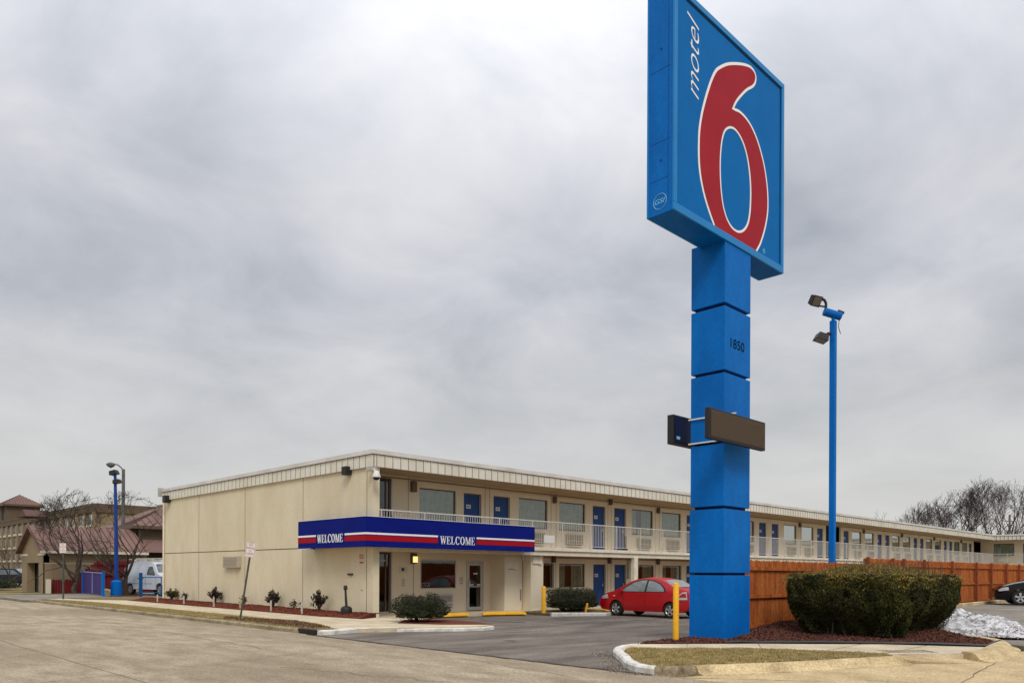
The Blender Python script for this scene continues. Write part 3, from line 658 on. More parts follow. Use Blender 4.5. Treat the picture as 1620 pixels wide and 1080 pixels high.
lw = [make_window(WW, LWH, frame_dark, curtain_m, glass, 2, 3), make_window(WW, LWH, frame_dark, curtain_r, glass_dark, 0, 4)]
for i, x in enumerate(gwins): allw.append(put(lw[1 if i == 0 else 0], x, YW+0.06, LWZ))
big = make_window(1.83, 1.16, frame_alu, curtain_m, glass_dark, 3, 3); put(big, 18.60, YW-0.01, 0.88)
al = MB(); al.box(24.36, YW-0.02, 0.80, 26.34, YW, 0.86); al.box(24.36, YW-0.02, 1.96, 26.34, YW, 2.0); al.box(24.36, YW-0.02, 0.86, 24.42, YW, 1.96); al.box(26.28, YW-0.02, 0.86, 26.34, YW, 1.96)
al.build('window_trim', frame_alu, B)
# things seen through the lobby window
it = MB(); it.box(18.7, YW+0.36, 0.95, 20.3, YW+0.38, 1.25); it.build('lobby_counter', mat('lobby_counter', (0.13, 0.10, 0.07), rough=0.8), B)
sg = MB(); 
for k in range(3): sg.tube([(18.74+k*0.1, YW-0.016, 0.97), (18.80+k*0.1, YW-0.016, 1.06), (18.86+k*0.08, YW-0.016, 0.98)], 0.006, 5)
sg.box(18.66, YW-0.018, 0.95, 18.67, YW-0.012, 1.12); sg.box(18.66, YW-0.018, 1.11, 19.05, YW-0.012, 1.12); sg.box(19.04, YW-0.018, 0.95, 19.05, YW-0.012, 1.12)
sg.build('window_decal', mat('decal_pale', (0.35, 0.42, 0.5), rough=0.6), B)

# blue room doors: slab > frame, number plate, handle
def make_door(h_):
    d = MB().box(0.05, 0.02, 0.02, DW-0.05, 0.06, h_-0.05).build('door', door_blue)
    fr = MB().box(-0.0, -0.008, 0, 0.05, 0.07, h_).box(DW-0.05, -0.008, 0, DW, 0.07, h_).box(0.05, -0.008, h_-0.05, DW-0.05, 0.07, h_); fr.build('door_frame', frame_dark, d)
    MB().box(DW-0.058, -0.011, 0.0, DW-0.045, -0.004, h_-0.04).build('frame_edge', trim_cream, d)
    MB().box(0.20, 0.008, h_-0.62, 0.44, 0.019, h_-0.46).build('number_plate', plate_m, d)
    mk = MB()
    for k in range(3): mk.box(0.25+k*0.055, 0.004, h_-0.58, 0.275+k*0.055, 0.0078, h_-0.50)
    mk.build('plate_marking', mark_m, d)
    MB().box(0.78, -0.01, 0.95, 0.82, 0.02, 1.10).tube([(0.80, -0.035, 1.0), (0.72, -0.035, 1.0)], 0.012, 6).build('handle', frame_alu, d)
    MB().box(0.0, -0.03, -0.005, DW, 0.1, 0.02).build('threshold', black_m, d)
    return d
du = make_door(DH); dl = make_door(1.96+0.07)
for x in updoors: put(du, x, YW+0.06, F2)
for x in gdoors: put(dl, x, YW+0.06, -0.07)

# air conditioners under the windows
def make_ac(w_=1.1, h_=0.48, m=mat('ac_beige', (0.36, 0.31, 0.235), rough=0.7)):
    a = MB().box(0, -0.16, 0, w_, 0.03, h_).build('air_conditioner', m, bevel=0.012)
    gr = MB(); n = 22
    for i in range(n):
        x = 0.05+i*(w_-0.1)/n; gr.box(x, -0.166, 0.20, x+0.018, -0.158, h_-0.05); gr.box(x, -0.166, 0.05, x+0.018, -0.158, 0.14)
    gr.build('vent_slots', mat('vent_slot', (0.12, 0.095, 0.07), rough=0.9), a)
    MB().box(0.06, -0.15, -0.03, w_-0.06, 0.0, -0.001).build('drip_tray', joint_m, a)
    return a
ac = make_ac(); first = True
for x, k in upwins[1:]: put(ac, x+0.42, YW-0.005, 2.86)
acl = make_ac(1.17, 0.50, frame_alu); put(acl, 18.99, YW-0.005, 0.16)
for x in gwins[1:]: put(ac, x+0.42, YW-0.005, 0.16)

# wall lamps
def make_lamp(lit):
    o = MB().box(0, -0.13, 0, 0.24, 0, 0.40).build('wall_lamp', frame_dark, bevel=0.01)
    if lit: MB().box(0.03, -0.15, 0.05, 0.245, -0.02, 0.28).build('lamp_glass', mat('lamp_lit', (0.9, 0.75, 0.3), emit=((1.0, 0.72, 0.26), 1.15)), o)
    else: MB().box(0.03, -0.136, 0.05, 0.21, -0.131, 0.33).build('lamp_glass', mat('lamp_unlit', (0.16, 0.07, 0.05), rough=0.3), o)
    return o
ll = make_lamp(True); put(ll, 18.12, YW-0.002, 1.86)
lu = make_lamp(False); put(lu, 18.10, YW-0.002, 4.62)
sl_ = MB().box(0, -0.14, 0, 0.18, 0, 0.30).build('wall_lamp', frame_dark, bevel=0.02)
for x in [26.2, 34.4, 42.7, 51.2, 62.4, 70.8, 79.3, 87.7]: put(sl_, x, YW-0.002, 4.72)
put(sl_, 30.3, YW-0.002, 4.90); put(sl_, 26.15, YW-0.002, 2.0); put(sl_, 30.25, YW-0.002, 2.0); put(sl_, 34.4, YW-0.002, 2.0)
MB().tube([(22.0, YW-0.03, 4.98), (36.0, YW-0.03, 4.98)], 0.018, 6).build('conduit', trim_cream, B)

# glass side door by the corner, both storeys
sd_ = MB(); 
for z0, z1 in ((0.0, 2.26), (F2, 5.05)):
    sd_.box(17.12, YW-0.01, z0, 17.20, YW+0.08, z1); sd_.box(16.05, YW-0.01, z1-0.06, 17.12, YW+0.08, z1); sd_.box(16.05, YW-0.01, z0, 17.12, YW+0.08, z0+0.07); sd_.box(16.95, YW+0.0, z0+0.07, 17.0, YW+0.06, z1-0.06)
sd_.build('side_door_frame', frame_dark, B)
MB().box(17.205, YW-0.02, 0.0, 17.26, YW+0.0, 2.3).box(17.205, YW-0.02, F2, 17.26, YW, 5.05).box(16.6, YW-0.03, 0.0, 17.1, YW-0.012, 0.06).box(16.4, YW-0.03, 1.95, 16.95, YW-0.012, 2.0).build('door_edge', frame_alu, B)
MB().box(16.35, YW-0.05, 1.12, 16.62, YW-0.02, 1.15).box(16.35, YW-0.05, 0.92, 16.62, YW-0.02, 0.95).box(16.59, YW-0.05, 0.95, 16.62, YW-0.02, 1.12).build('push_handle', plate_m, B)
MB().quad((16.05, YW+0.03, 0.05), (17.12, YW+0.03, 0.05), (17.12, YW+0.03, 2.2), (16.05, YW+0.03, 2.2)).quad((16.05, YW+0.03, F2+.05), (17.12, YW+0.03, F2+.05), (17.12, YW+0.03, 5.0), (16.05, YW+0.03, 5.0)).build('side_glass', glass_dark, B)
cr = MB(); 
for i in range(24):
    a = 16.05+i*0.04; cr.quad((a, YW+0.12+0.02*(i % 2), F2+.05), (a+0.04, YW+0.12+0.02*((i+1) % 2), F2+.05), (a+0.04, YW+0.12+0.02*((i+1) % 2), 4.75), (a, YW+0.12+0.02*(i % 2), 4.75))
    cr.quad((a, YW+0.12+0.02*(i % 2), 0.3), (a+0.04, YW+0.12+0.02*((i+1) % 2), 0.3), (a+0.04, YW+0.12+0.02*((i+1) % 2), 1.5), (a, YW+0.12+0.02*(i % 2), 1.5))
cr.build('red_curtain', curtain_r, B)
MB().box(16.75, YW-0.05, F2+0.05, 16.92, YW-0.02, 3.66).box(17.1, YW-0.05, F2+0.05, 17.28, YW-0.02, 3.66).build('blue_panel', mat('panel_blue', (0.01, 0.09, 0.26), rough=0.5), B)

# lobby glass door
ld = MB(); a0, a1 = 20.98, 21.92
ld.box(a0, YW-0.03, -0.05, a0+0.07, YW+0.05, 2.0); ld.box(a1-0.07, YW-0.03, -0.05, a1, YW+0.05, 2.0); ld.box(a0+.07, YW-0.03, 1.93, a1-.07, YW+0.05, 2.0)
ld.box(a0+.07, YW-0.02, -0.02, a0+0.16, YW+0.03, 1.92); ld.box(a1-0.16, YW-0.02, -0.02, a1-.07, YW+0.03, 1.92); ld.box(a0+.16, YW-0.02, 1.82, a1-.16, YW+0.03, 1.92); ld.box(a0+.16, YW-0.02, -0.02, a1-.16, YW+0.03, 0.12); ld.box(a0+.16, YW-0.02, 0.93, a1-.16, YW+0.03, 0.97)
ldo = ld.build('lobby_door', frame_alu, B)
MB().quad((a0+.16, YW+0.01, 0.12), (a1-.16, YW+0.01, 0.12), (a1-.16, YW+0.01, 1.82), (a0+.16, YW+0.01, 1.82)).build('door_glass', glass_dark, ldo)
MB().tube([(a0+.12, YW-0.03, 0.98), (a0+.12, YW-0.09, 0.98), (a0+.12, YW-0.09, 1.18), (a0+.12, YW-0.03, 1.18)], 0.016, 6).build('door_handle', plate_m, ldo)
MB().box(a0+0.40, YW-0.003, 1.46, a0+0.62, YW+0.004, 1.52).box(a0+.18, YW-0.003, 1.0, a0+.40, YW+.004, 1.05).box(a0+.6, YW-0.003, 1.0, a0+.78, YW+.004, 1.05).build('door_sticker', plate_m, ldo)

# notices on the lobby wall
nb = MB(); nb.box(17.72, YW-0.02, 0.98, 17.86, YW, 1.32); nb.box(20.62, YW-0.02, 1.02, 20.80, YW, 1.36); nb.box(17.58, YW-0.006, 1.50, 17.98, YW, 1.74)
nb.build('notice', mat('notice_cream', (0.60, 0.55, 0.44), rough=0.7), B)
nm = MB()
for k in range(4):
    nm.box(17.75, YW-0.024, 1.03+k*0.07, 17.83, YW-0.0205, 1.05+k*0.07); nm.box(20.64, YW-0.024, 1.08+k*0.07, 20.78, YW-0.0205, 1.10+k*0.07)
nm.box(17.70, YW-0.03, 1.58, 17.82, YW-0.008, 1.70)
nm.build('notice_print', mark_m, B)
# stub walls by the lobby: storage closet, column with a drain pipe
blk = MB(); blk.box(22.34, 23.02, -0.15, 23.36, YW, 2.36); blk.box(23.42, 22.55, -0.15, 24.18, YW, 2.36); blk.build('porch_column', stucco2, B)
MB().box(22.4, 23.01, 1.55, 23.1, 23.018, 1.95).build('wall_plaque', trim_cream, B); MB().box(23.22, 22.99, 0.35, 23.30, 23.018, 0.85).build('wall_vent', trim_cream, B); MB().box(24.2, YW-0.06, 0.35, 24.32, YW-0.01, 0.95).build('wall_vent', trim_cream, B)
MB().box(22.55, 23.004, 1.66, 22.68, 23.009, 1.69).box(22.72, 23.004, 1.66, 22.78, 23.009, 1.72).box(22.85, 23.004, 1.64, 22.92, 23.009, 1.69).box(23.02, 23.004, 1.62, 23.06, 23.009, 1.66).box(23.235, 22.984, 0.37, 23.285, 22.989, 0.83).build('panel_marking', mark_m, B)
MB().box(23.5, 22.50, 1.92, 24.0, 22.548, 2.2).box(23.85, 22.48, 1.9, 24.02, 22.55, 2.26).build('junction_box', trim_cream, B)
MB().tube([(23.36, 22.95, 2.36), (23.36, 22.95, 2.05)], 0.05, 8).build('porch_lamp', plate_m, B)
# fuse cabinet and small board by the room doors
MB().box(31.85, YW-0.10, 1.25, 32.2, YW-0.005, 2.2).build('meter_cabinet', frame_alu, B)
# things fixed to the end wall
fl = MB().box(X0-0.30, 40.15, 5.00, X0-0.01, 40.5, 5.36).build('floodlight', black_m, B, bevel=0.02)
fl = MB().box(X0-0.26, 23.60, 4.98, X0-0.01, 23.90, 5.28).build('floodlight', black_m, B, bevel=0.02)
vb = MB().box(X0-0.16, 32.25, 1.70, X0, 33.75, 2.20).build('wall_vent', mat('vent_beige', (0.42, 0.36, 0.27), rough=0.7), B, bevel=0.01)
vs_ = MB()
for k in range(6): vs_.box(X0-0.166, 32.35, 1.77+k*0.065, X0-0.16, 33.65, 1.795+k*0.065)
vs_.build('vent_slats', mat('vent_grey', (0.24, 0.21, 0.18), rough=0.8), vb)
nt_ = MB().box(X0-0.008, 22.80, 1.96, X0, 23.13, 2.20).box(X0-0.008, 22.80, 1.80, X0, 23.13, 1.93).build('wall_notice', mat('notice_pinkish', (0.62, 0.52, 0.42), rough=0.7), B)
q = MB()
for k in range(3): q.box(X0-0.012, 22.83, 2.0+k*0.06, X0-0.0085, 23.10, 2.03+k*0.06)
q.box(X0-0.012, 22.85, 1.84, X0-0.0085, 23.08, 1.90)
q.build('notice_text', mark_red, nt_)
MB().box(X0-0.07, 23.50, 1.42, X0, 23.78, 1.48).box(X0-0.06, 22.9, 0.9, X0, 22.92, 0.92).build('spigot', black_m, B)
dm = MB(); dm.box(X0-0.28, 22.05, 5.0, X0-0.0, 22.30, 5.12); dm.tube([(X0-0.14, 22.10, 5.05), (X0-0.12, 22.0, 4.95), (X0-0.12, 21.93, 4.92)], 0.05, 8)
dm.build('camera_bracket', frame_alu, B)
dd = MB(); dd.lathe([(0.0, 4.98), (0.07, 4.97), (0.10, 4.90), (0.15, 4.78), (0.155, 4.74), (0.0, 4.74)], X0-0.12, 21.93, 18); do = dd.build('dome_camera', mat('dome_white', (0.62, 0.60, 0.55), rough=0.4), B, smooth=True)
MB().lathe([(0.12, 4.735), (0.10, 4.69), (0.05, 4.655), (0.0, 4.65)], X0-0.12, 21.93, 16).build('lens_dome', black_m, do, smooth=True)
# little balcony objects
MB().box(23.9, Y0-0.035, 2.80, 24.55, Y0-0.025, 3.12).build('balcony_notice', plate_m, B)
MB().box(31.0, YW-0.5, F2, 31.12, YW-0.4, F2+0.75).lathe([(0.0, F2), (0.15, F2), (0.15, F2+0.12), (0.0, F2+0.14)], 31.06, YW-0.45, 12).build('ash_stand', black_m, B)

# canopy over the lobby entrance
CX, CY = 14.65, 21.75
cz0, cz1 = 2.385, 3.40
can = MB(); can.box(CX, CY, cz0, 22.8, CY+0.10, cz1); can.box(CX, CY+0.10, cz0, CX+0.10, 26.19, cz1)
can.box(CX+0.10, 26.09, cz0, X0-0.002, 26.19, cz1); can.box(22.7, CY+0.10, cz0, 22.8, Y0-0.02, cz1)
can.box(CX+0.10, CY+0.10, cz1-0.06, 22.7, Y0-0.03, cz1-0.02); can.box(CX+0.10, Y0-0.03, cz1-0.06, X0-0.002, 26.09, cz1-0.02)
cano = can.build('entrance_canopy', canopy_blue, B)
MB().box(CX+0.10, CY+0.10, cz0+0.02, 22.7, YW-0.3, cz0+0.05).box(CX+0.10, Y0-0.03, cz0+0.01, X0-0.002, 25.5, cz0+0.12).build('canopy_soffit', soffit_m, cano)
MB().box(CX-0.012, CY-0.012, cz1, 22.812, CY+0.11, cz1+0.014).box(CX-0.012, CY+0.11, cz1, CX+0.11, 26.2, cz1+0.014).box(CX-0.008, 25.3, cz0-0.012, CX+0.09, 26.2, cz0).build('canopy_trim', stripe_w, cano)
st = MB(); sr = MB()
for a, b in ((CX-0.003, 17.74), (19.62, 22.8)):
    MB().box(a, CY-0.006, 2.80, b, CY-0.001, 2.865).build('white_stripe', stripe_w, cano); MB().box(a, CY-0.006, 2.59, b, CY-0.001, 2.77).build('red_stripe', stripe_r, cano)
for a, b in ((CY-0.003, 23.02), (24.92, 26.19)):
    MB().box(CX-0.006, a, 2.80, CX-0.001, b, 2.865).build('white_stripe', stripe_w, cano); MB().box(CX-0.006, a, 2.59, CX-0.001, b, 2.77).build('red_stripe', stripe_r, cano)
# serif lettering WELCOME, drawn as strokes
def glyphs():
    G = {}
    T, t, s = 0.145, 0.055, 0.05
    def q(x0, y0, x1, y1, w): return [(x0-w/2, y0), (x0+w/2, y0), (x1+w/2, y1), (x1-w/2, y1)]
    def r(x0, y0, x1, y1): return [(x0, y0), (x1, y0), (x1, y1), (x0, y1)]
    G['W'] = (1.12, [q(0.36, 0, 0.14, 1, T), q(0.36, 0, 0.56, 0.95, t), q(0.78, 0, 0.54, 0.95, T), q(0.78, 0, 1.0, 1, t), r(0, 1-s, 0.30, 1), r(0.86, 1-s, 1.12, 1), r(0.42, 1-s, 0.66, 1)])
    G['E'] = (0.72, [r(0.08, 0, 0.08+T, 1), r(0, 0, 0.66, s), r(0, 1-s, 0.62, 1), r(0.2, 0.48, 0.46, 0.48+s), r(0.60, 0, 0.66, 0.26), r(0.57, 0.76, 0.62, 1), r(0.43, 0.38, 0.47, 0.62)])
    G['L'] = (0.68, [r(0.08, 0, 0.08+T, 1), r(0, 0, 0.62, s), r(0, 1-s, 0.34, 1), r(0.56, 0, 0.62, 0.30)])
    G['M'] = (1.08, [r(0.10, 0, 0.10+t, 1), q(0.52, 0, 0.20, 1, T), q(0.52, 0, 0.84, 1, t), r(0.80, 0, 0.80+T, 1), r(0, 0, 0.26, s), r(0, 1-s, 0.24, 1), r(0.72, 0, 1.05, s), r(0.82, 1-s, 1.05, 1)])
    def ring(cx, a0, a1, rx=0.40, ix=0.23):
        out = []; n = 22
        for i in range(n):
            u = a0+(a1-a0)*i/n; v = a0+(a1-a0)*(i+1)/n
            out.append([(cx+ix*math.cos(u), 0.5+0.455*math.sin(u)), (cx+rx*math.cos(u), 0.5+0.52*math.sin(u)), (cx+rx*math.cos(v), 0.5+0.52*math.sin(v)), (cx+ix*math.cos(v), 0.5+0.455*math.sin(v))])
        return out
    G['O'] = (0.88, ring(0.42, 0, 2*PI)); G['C'] = (0.84, ring(0.44, 0.75, 2*PI-0.7) + [r(0.68, 0.68, 0.74, 1.0)])
    return G
def welcome(origin, du, nrm, width, height):
    G = glyphs(); word = 'WELCOME'; tot = sum(G[c][0] for c in word)+0.06*6; k = width/tot; x = 0; mb = MB()
    du = Vector(du); nrm = Vector(nrm); org = Vector(origin)
    for c in word:
        for poly in G[c][1]: mb.plate([org+du*((x+px)*k)+Vector((0, 0, py*height)) for px, py in poly], nrm, 0.012)
        x += G[c][0]+0.06
    return mb.build('welcome_lettering', stripe_w, cano)
welcome((17.84, CY-0.001, 2.56), (1, 0, 0), (0, -1, 0), 1.70, 0.295)
welcome((CX-0.001, 24.82, 2.57), (0, -1, 0), (-1, 0, 0), 1.70, 0.295)

# ------------------------------------------------------------------ far wing of the motel
wing = empty('motel_wing', (XE, 20, 0), 0, 'far end wing of the cream motel meeting the long block at a right angle', 'motel wing')
XW = 94.9
wm = MB(); yy = YW
ops = [(20.75, 22.62, WZ, WZ+WH), (19.0, 19.95, F2, F2+DH), (17.0, 17.95, F2, F2+DH), (14.6, 16.5, WZ, WZ+WH)]
def skinY(mb, y0, y1, z0, z1, X, ops):
    ys = y0
    for a, b, c, d in sorted(ops):
        mb.quad((X, a, z0), (X, ys, z0), (X, ys, z1), (X, a, z1)); 
        if c > z0: mb.quad((X, b, z0), (X, a, z0), (X, a, c), (X, b, c))
        if d < z1: mb.quad((X, b, d), (X, a, d), (X, a, z1), (X, b, z1))
        ys = b
    mb.quad((X, y1, z0), (X, ys, z0), (X, ys, z1), (X, y1, z1))
skinY(wm, 2.0, YW, -0.2, 5.2, XW, ops); wm.build('wall', stucco2, wing)
MB().box(XW+0.12, 2.2, -0.2, 110, 22.0, 5.3).build('interior_block', interior_m, wing)
for a, b, c, d in ops:
    if c > F2+0.1:
        f = MB(); t = 0.05; f.box(XW+0.02, a, c, XW+0.06, a+t, d); f.box(XW+0.02, b-t, c, XW+0.06, b, d); f.box(XW+0.02, a+t, c, XW+0.06, b-t, c+t); f.box(XW+0.02, a+t, d-t, XW+0.06, b-t, d)
        fo = f.build('window', frame_dark, wing)
        MB().quad((XW+0.04, b-t, c+t), (XW+0.04, a+t, c+t), (XW+0.04, a+t, d-t), (XW+0.04, b-t, d-t)).build('pane', glass, fo)
        cu = MB()
        for i in range(24):
            y = a+0.05+i*(b-a-0.1)/24; e_ = (b-a-0.1)/24; cu.quad((XW+0.08+0.02*(i % 2), y+e_, c), (XW+0.08+0.02*((i+1) % 2), y, c), (XW+0.08+0.02*((i+1) % 2), y, d), (XW+0.08+0.02*(i % 2), y+e_, d))
        cu.build('curtain', curtain_m, fo)
        MB().box(XW-0.16, a+0.35, 2.86, XW, a+1.45, 3.36).build('air_conditioner', trim_cream, wing)
    else:
        dd = MB().box(XW+0.04, a+0.04, c+0.02, XW+0.08, b-0.04, d-0.04).build('door', mat('door_blue_wing', (0.012, 0.10, 0.38), rough=0.5), wing)
        MB().box(XW+0.03, b-0.45, d-0.62, XW+0.039, b-0.22, d-0.46).build('number_plate', plate_m, dd)
MB().box(XE+0.1, 2.0, 5.19, 110, Y0-0.1, 5.6).build('roof', soffit_m, wing)
wf = MB().box(XE, 2.0, 5.16, XE+0.06, Y0-0.085, 5.585)
wr = MB(); y = 2.2
while y < Y0-0.2: wr.box(XE-0.026, y, 5.165, XE-0.001, y+0.03, 5.58); y += 0.36
build_multi('fascia', [(wf, fascia_m), (wr, rib_m)], wing)
MB().box(XE-0.07, 2.0, 5.59, XE+0.4, Y0-0.14, 5.735).build('roof_cap', cap_m, wing)
MB().box(XE, 2.0, 2.47, XW-0.01, Y0-0.03, F2-0.01).box(XE+0.06, 2.0, 2.27, XE+0.25, Y0-0.03, 2.455).build('balcony_slab', trim_cream, wing)
wr = MB(); wr.box(XE-0.02, 2.0, 3.68, XE+0.028, Y0-0.03, 3.722); wr.box(XE, 2, 2.69, XE+0.03, Y0-0.03, 2.72); y = 2.1; k = 0
while y < Y0-0.05:
    s_ = 0.022 if k % 16 == 0 else 0.009; wr.box(XE-s_, y-s_, F2-0.02, XE+s_, y+s_, 3.68); y += 0.118; k += 1
wr.build('railing', white_metal, wing)

# ------------------------------------------------------------------ the pylon sign
PX, PY = 16.10, 9.30
sign = empty('pylon_sign', (PX+0.6, PY+0.45, 0), 0, 'towering blue box sign with a huge white-outlined red 6 on a segmented pillar', 'sign')
zs = [(-0.05, 1.50), (1.56, 3.05), (3.12, 4.57), (4.64, 6.21), (6.28, 7.76), (7.84, 9.32)]
seams = MB()
for i, (a, b) in enumerate(zs):
    s_ = 0.0 if i > 1 else 0.012
    MB().box(PX-s_, PY-s_, a, PX+1.20+s_, PY+0.90+s_, b).build('pillar_section', pylon_blue, sign, bevel=0.008)
seams.box(PX+0.09, PY+0.07, 0.0, PX+1.11, PY+0.83, 9.3); seams.build('pillar_core', groove_m, sign)
SX0, SX1, SZ0, SZ1, SY0, SY1 = 13.94, 18.96, 9.26, 14.12, 9.27, 9.97
cab = MB(); cab.box(SX0, SY0+0.05, SZ0, SX1, SY1-0.05, SZ1); cabo = cab.build('sign_cabinet', pylon_blue, sign)
fr = MB(); e_ = 0.13
for ya, yb in ((SY0, SY0+0.05), (SY1-0.05, SY1)):
    fr.box(SX0, ya, SZ0, SX1, yb, SZ0+e_+0.04); fr.box(SX0, ya, SZ1-e_, SX1, yb, SZ1); fr.box(SX0, ya, SZ0+e_+0.04, SX0+e_, yb, SZ1-e_); fr.box(SX1-e_, ya, SZ0+e_+0.04, SX1, yb, SZ1-e_)
fr.build('cabinet_rim', sign_edge, cabo, bevel=0.01)
MB().box(SX0+e_, SY0+0.035, SZ0+e_, SX1-e_, SY0+0.049, SZ1-e_).build('sign_face', sign_face, cabo)
sh = MB(); f_ = SY0+0.028
sh.box(SX1-e_-0.05, f_, SZ0+0.25, SX1-e_-0.012, f_+0.006, SZ1-e_-0.02); sh.box(SX0+0.5, f_, SZ1-e_-0.05, SX1-e_-0.06, f_+0.006, SZ1-e_-0.012)
sh.build('face_recess_line', groove_m, cabo)  # dark line along the right and top edges of the recessed face
# panel seams, bolts and round maker's mark on the narrow side
ss = MB(); ss.box(SX0-0.004, SY0+0.14, SZ0+0.25, SX0-0.001, SY0+0.152, SZ1); ss.box(SX0-0.004, SY0+0.14, SZ0+0.74, SX0-0.001, SY1-0.08, SZ0+0.75); ss.box(SX0-0.004, SY0+0.10, SZ0+1.55, SX0-0.001, SY1-0.12, SZ0+1.558); ss.box(SX0-0.004, SY0+0.1, SZ0+3.1, SX0-0.001, SY1-0.1, SZ0+3.108)
for z in (SZ0+1.15, SZ0+3.55): ss.tube([(SX0-0.012, SY0+0.33, z), (SX0, SY0+0.33, z)], 0.022, 8)
ss.build('panel_seam', mat('seam_navy', (0.0, 0.045, 0.20), rough=0.6), cabo)
gs = MB(); mc = Vector((SX0-0.004, 9.62, 9.53)); pale = mat('pale_cyan', (0.25, 0.55, 0.72), rough=0.6)
ringp = [(mc + Vector((0, -math.cos(t)*0.165, math.sin(t)*0.165))) for t in [2*PI*k/32 for k in range(33)]]
gs.tube(ringp, 0.006, 4); go = gs.build('maker_mark', pale, cabo)
text_mesh('GSI', 'maker_mark', pale, (SX0-0.002, 9.75, 9.485), (0, -1, 0), (0, 0, 1), (-1, 0, 0), 0.26, 0.10, 0.3, cabo, th=0.003)
# the big 6
S6 = [(15.64, 13.01), (15.86, 13.20), (16.16, 13.40), (16.57, 13.60), (16.95, 13.75), (17.22, 13.82), (17.42, 13.80), (17.53, 13.68), (17.49, 13.50), (17.35, 13.34), (17.10, 13.16), (16.86, 12.94), (16.63, 12.70), (16.47, 12.48), (16.74, 12.53), (17.04, 12.50), (17.30, 12.41), (17.55, 12.24), (17.77, 12.0), (17.96, 11.70), (18.08, 11.40), (18.16, 11.05), (18.17, 10.65), (18.09, 10.3), (17.95, 9.96), (17.77, 9.64), (17.60, 9.44), (15.58, 9.44), (15.41, 9.63), (15.22, 9.88), (15.08, 10.13), (14.98, 10.40), (14.93, 10.68), (14.92, 10.98), (14.94, 11.34), (15.02, 11.70), (15.13, 12.02), (15.29, 12.40), (15.46, 12.74)]
H6 = [(16.31, 11.93), (16.10, 11.79), (15.98, 11.58), (15.91, 11.3), (15.88, 10.98), (15.89, 10.63), (15.94, 10.29), (16.03, 10.01), (16.18, 9.80), (16.38, 9.68), (16.60, 9.655), (16.81, 9.71), (17.0, 9.84), (17.14, 10.03), (17.22, 10.30), (17.25, 10.63), (17.24, 10.97), (17.18, 11.28), (17.08, 11.55), (16.93, 11.77), (16.74, 11.91), (16.52, 11.97)]
def smoothpoly(P, corners, sub=4):
    n = len(P); out = []
    for i in range(n):
        b, c = P[i], P[(i+1) % n]
        if i in corners and (i+1) % n in corners: out.append(b); continue
        a = b if i in corners else P[(i-1) % n]; d = c if (i+1) % n in corners else P[(i+2) % n]
        for k in range(sub):
            t = k/sub; out.append(tuple(0.5*((2*b[j])+(-a[j]+c[j])*t+(2*a[j]-5*b[j]+4*c[j]-d[j])*t*t+(-a[j]+3*b[j]-3*c[j]+d[j])*t**3) for j in (0, 1)))
    return out
S6s = smoothpoly(S6, {13, 26, 27}); H6s = smoothpoly(H6, set())
def insetpoly(P, d, keepz=None):
    n = len(P); A = sum(P[i][0]*P[(i+1) % n][1]-P[(i+1) % n][0]*P[i][1] for i in range(n)); s = 1 if A > 0 else -1; out = []
    for i in range(n):
        a, b, c = Vector(P[i-1]), Vector(P[i]), Vector(P[(i+1) % n]); e1 = (b-a); e2 = (c-b)
        if e1.length < 1e-6 or e2.length < 1e-6: out.append(tuple(b)); continue
        e1.normalize(); e2.normalize(); n1 = Vector((-e1.y, e1.x))*s; n2 = Vector((-e2.y, e2.x))*s; m_ = n1+n2
        if m_.length < 1e-3: m_ = n1
        m_.normalize(); k = d/max(0.5, m_.dot(n1)); p = b+m_*k
        if keepz is not None and abs(b.y-keepz) < 0.02: p = Vector((b.x + (d*1.1 if m_.x > 0 else -d*1.1), b.y))
        out.append((p.x, p.y))
    return out
def ring_mesh(name, outer, hole, yf, m, parent, th=0.008):
    bm = bmesh.new(); es = []
    for P in (outer, hole):
        vs = [bm.verts.new((x, yf, z)) for x, z in P]
        for i in range(len(vs)): es.append(bm.edges.new((vs[i], vs[(i+1) % len(vs)])))
    bmesh.ops.triangle_fill(bm, edges=es, use_beauty=True, use_dissolve=False)
    r = bmesh.ops.extrude_face_region(bm, geom=bm.faces[:])
    for v in [g_ for g_ in r['geom'] if isinstance(g_, bmesh.types.BMVert)]: v.co.y -= th
    bmesh.ops.recalc_face_normals(bm, faces=bm.faces)
    off = wloc(parent)
    for v in bm.verts: v.co -= off
    me = bpy.data.meshes.new(name); bm.to_mesh(me); bm.free(); me.materials.append(m)
    o = bpy.data.objects.new(name, me); C.objects.link(o); o.parent = parent; return o
ring_mesh('numeral_outline', S6s, H6s, SY0+0.034, sign_white, cabo, 0.008)
ring_mesh('numeral', insetpoly(S6s, 0.065, 9.44), insetpoly(H6s, -0.055), SY0+0.0255, sign_red, cabo, 0.006)
text_mesh('motel', 'sign_word', sign_white, (14.94, SY0+0.033, 12.0), (0, 0, 1), (-1, 0, 0), (0, -1, 0), 1.74, 0.47, 0.35, cabo, th=0.004)
text_mesh('®', 'registered_mark', pale, (17.90, SY0+0.033, 9.50), (1, 0, 0), (0, 0, 1), (0, -1, 0), 0.12, 0.12, 0, cabo, th=0.004)
text_mesh('1850', 'street_number', mat('number_black', (0.004, 0.006, 0.012), rough=0.9, spec=0.05), (16.36, PY-0.001, 6.84), (1, 0, 0), (0, 0, 1), (0, -1, 0), 0.64, 0.22, 0, sign, th=0.006)
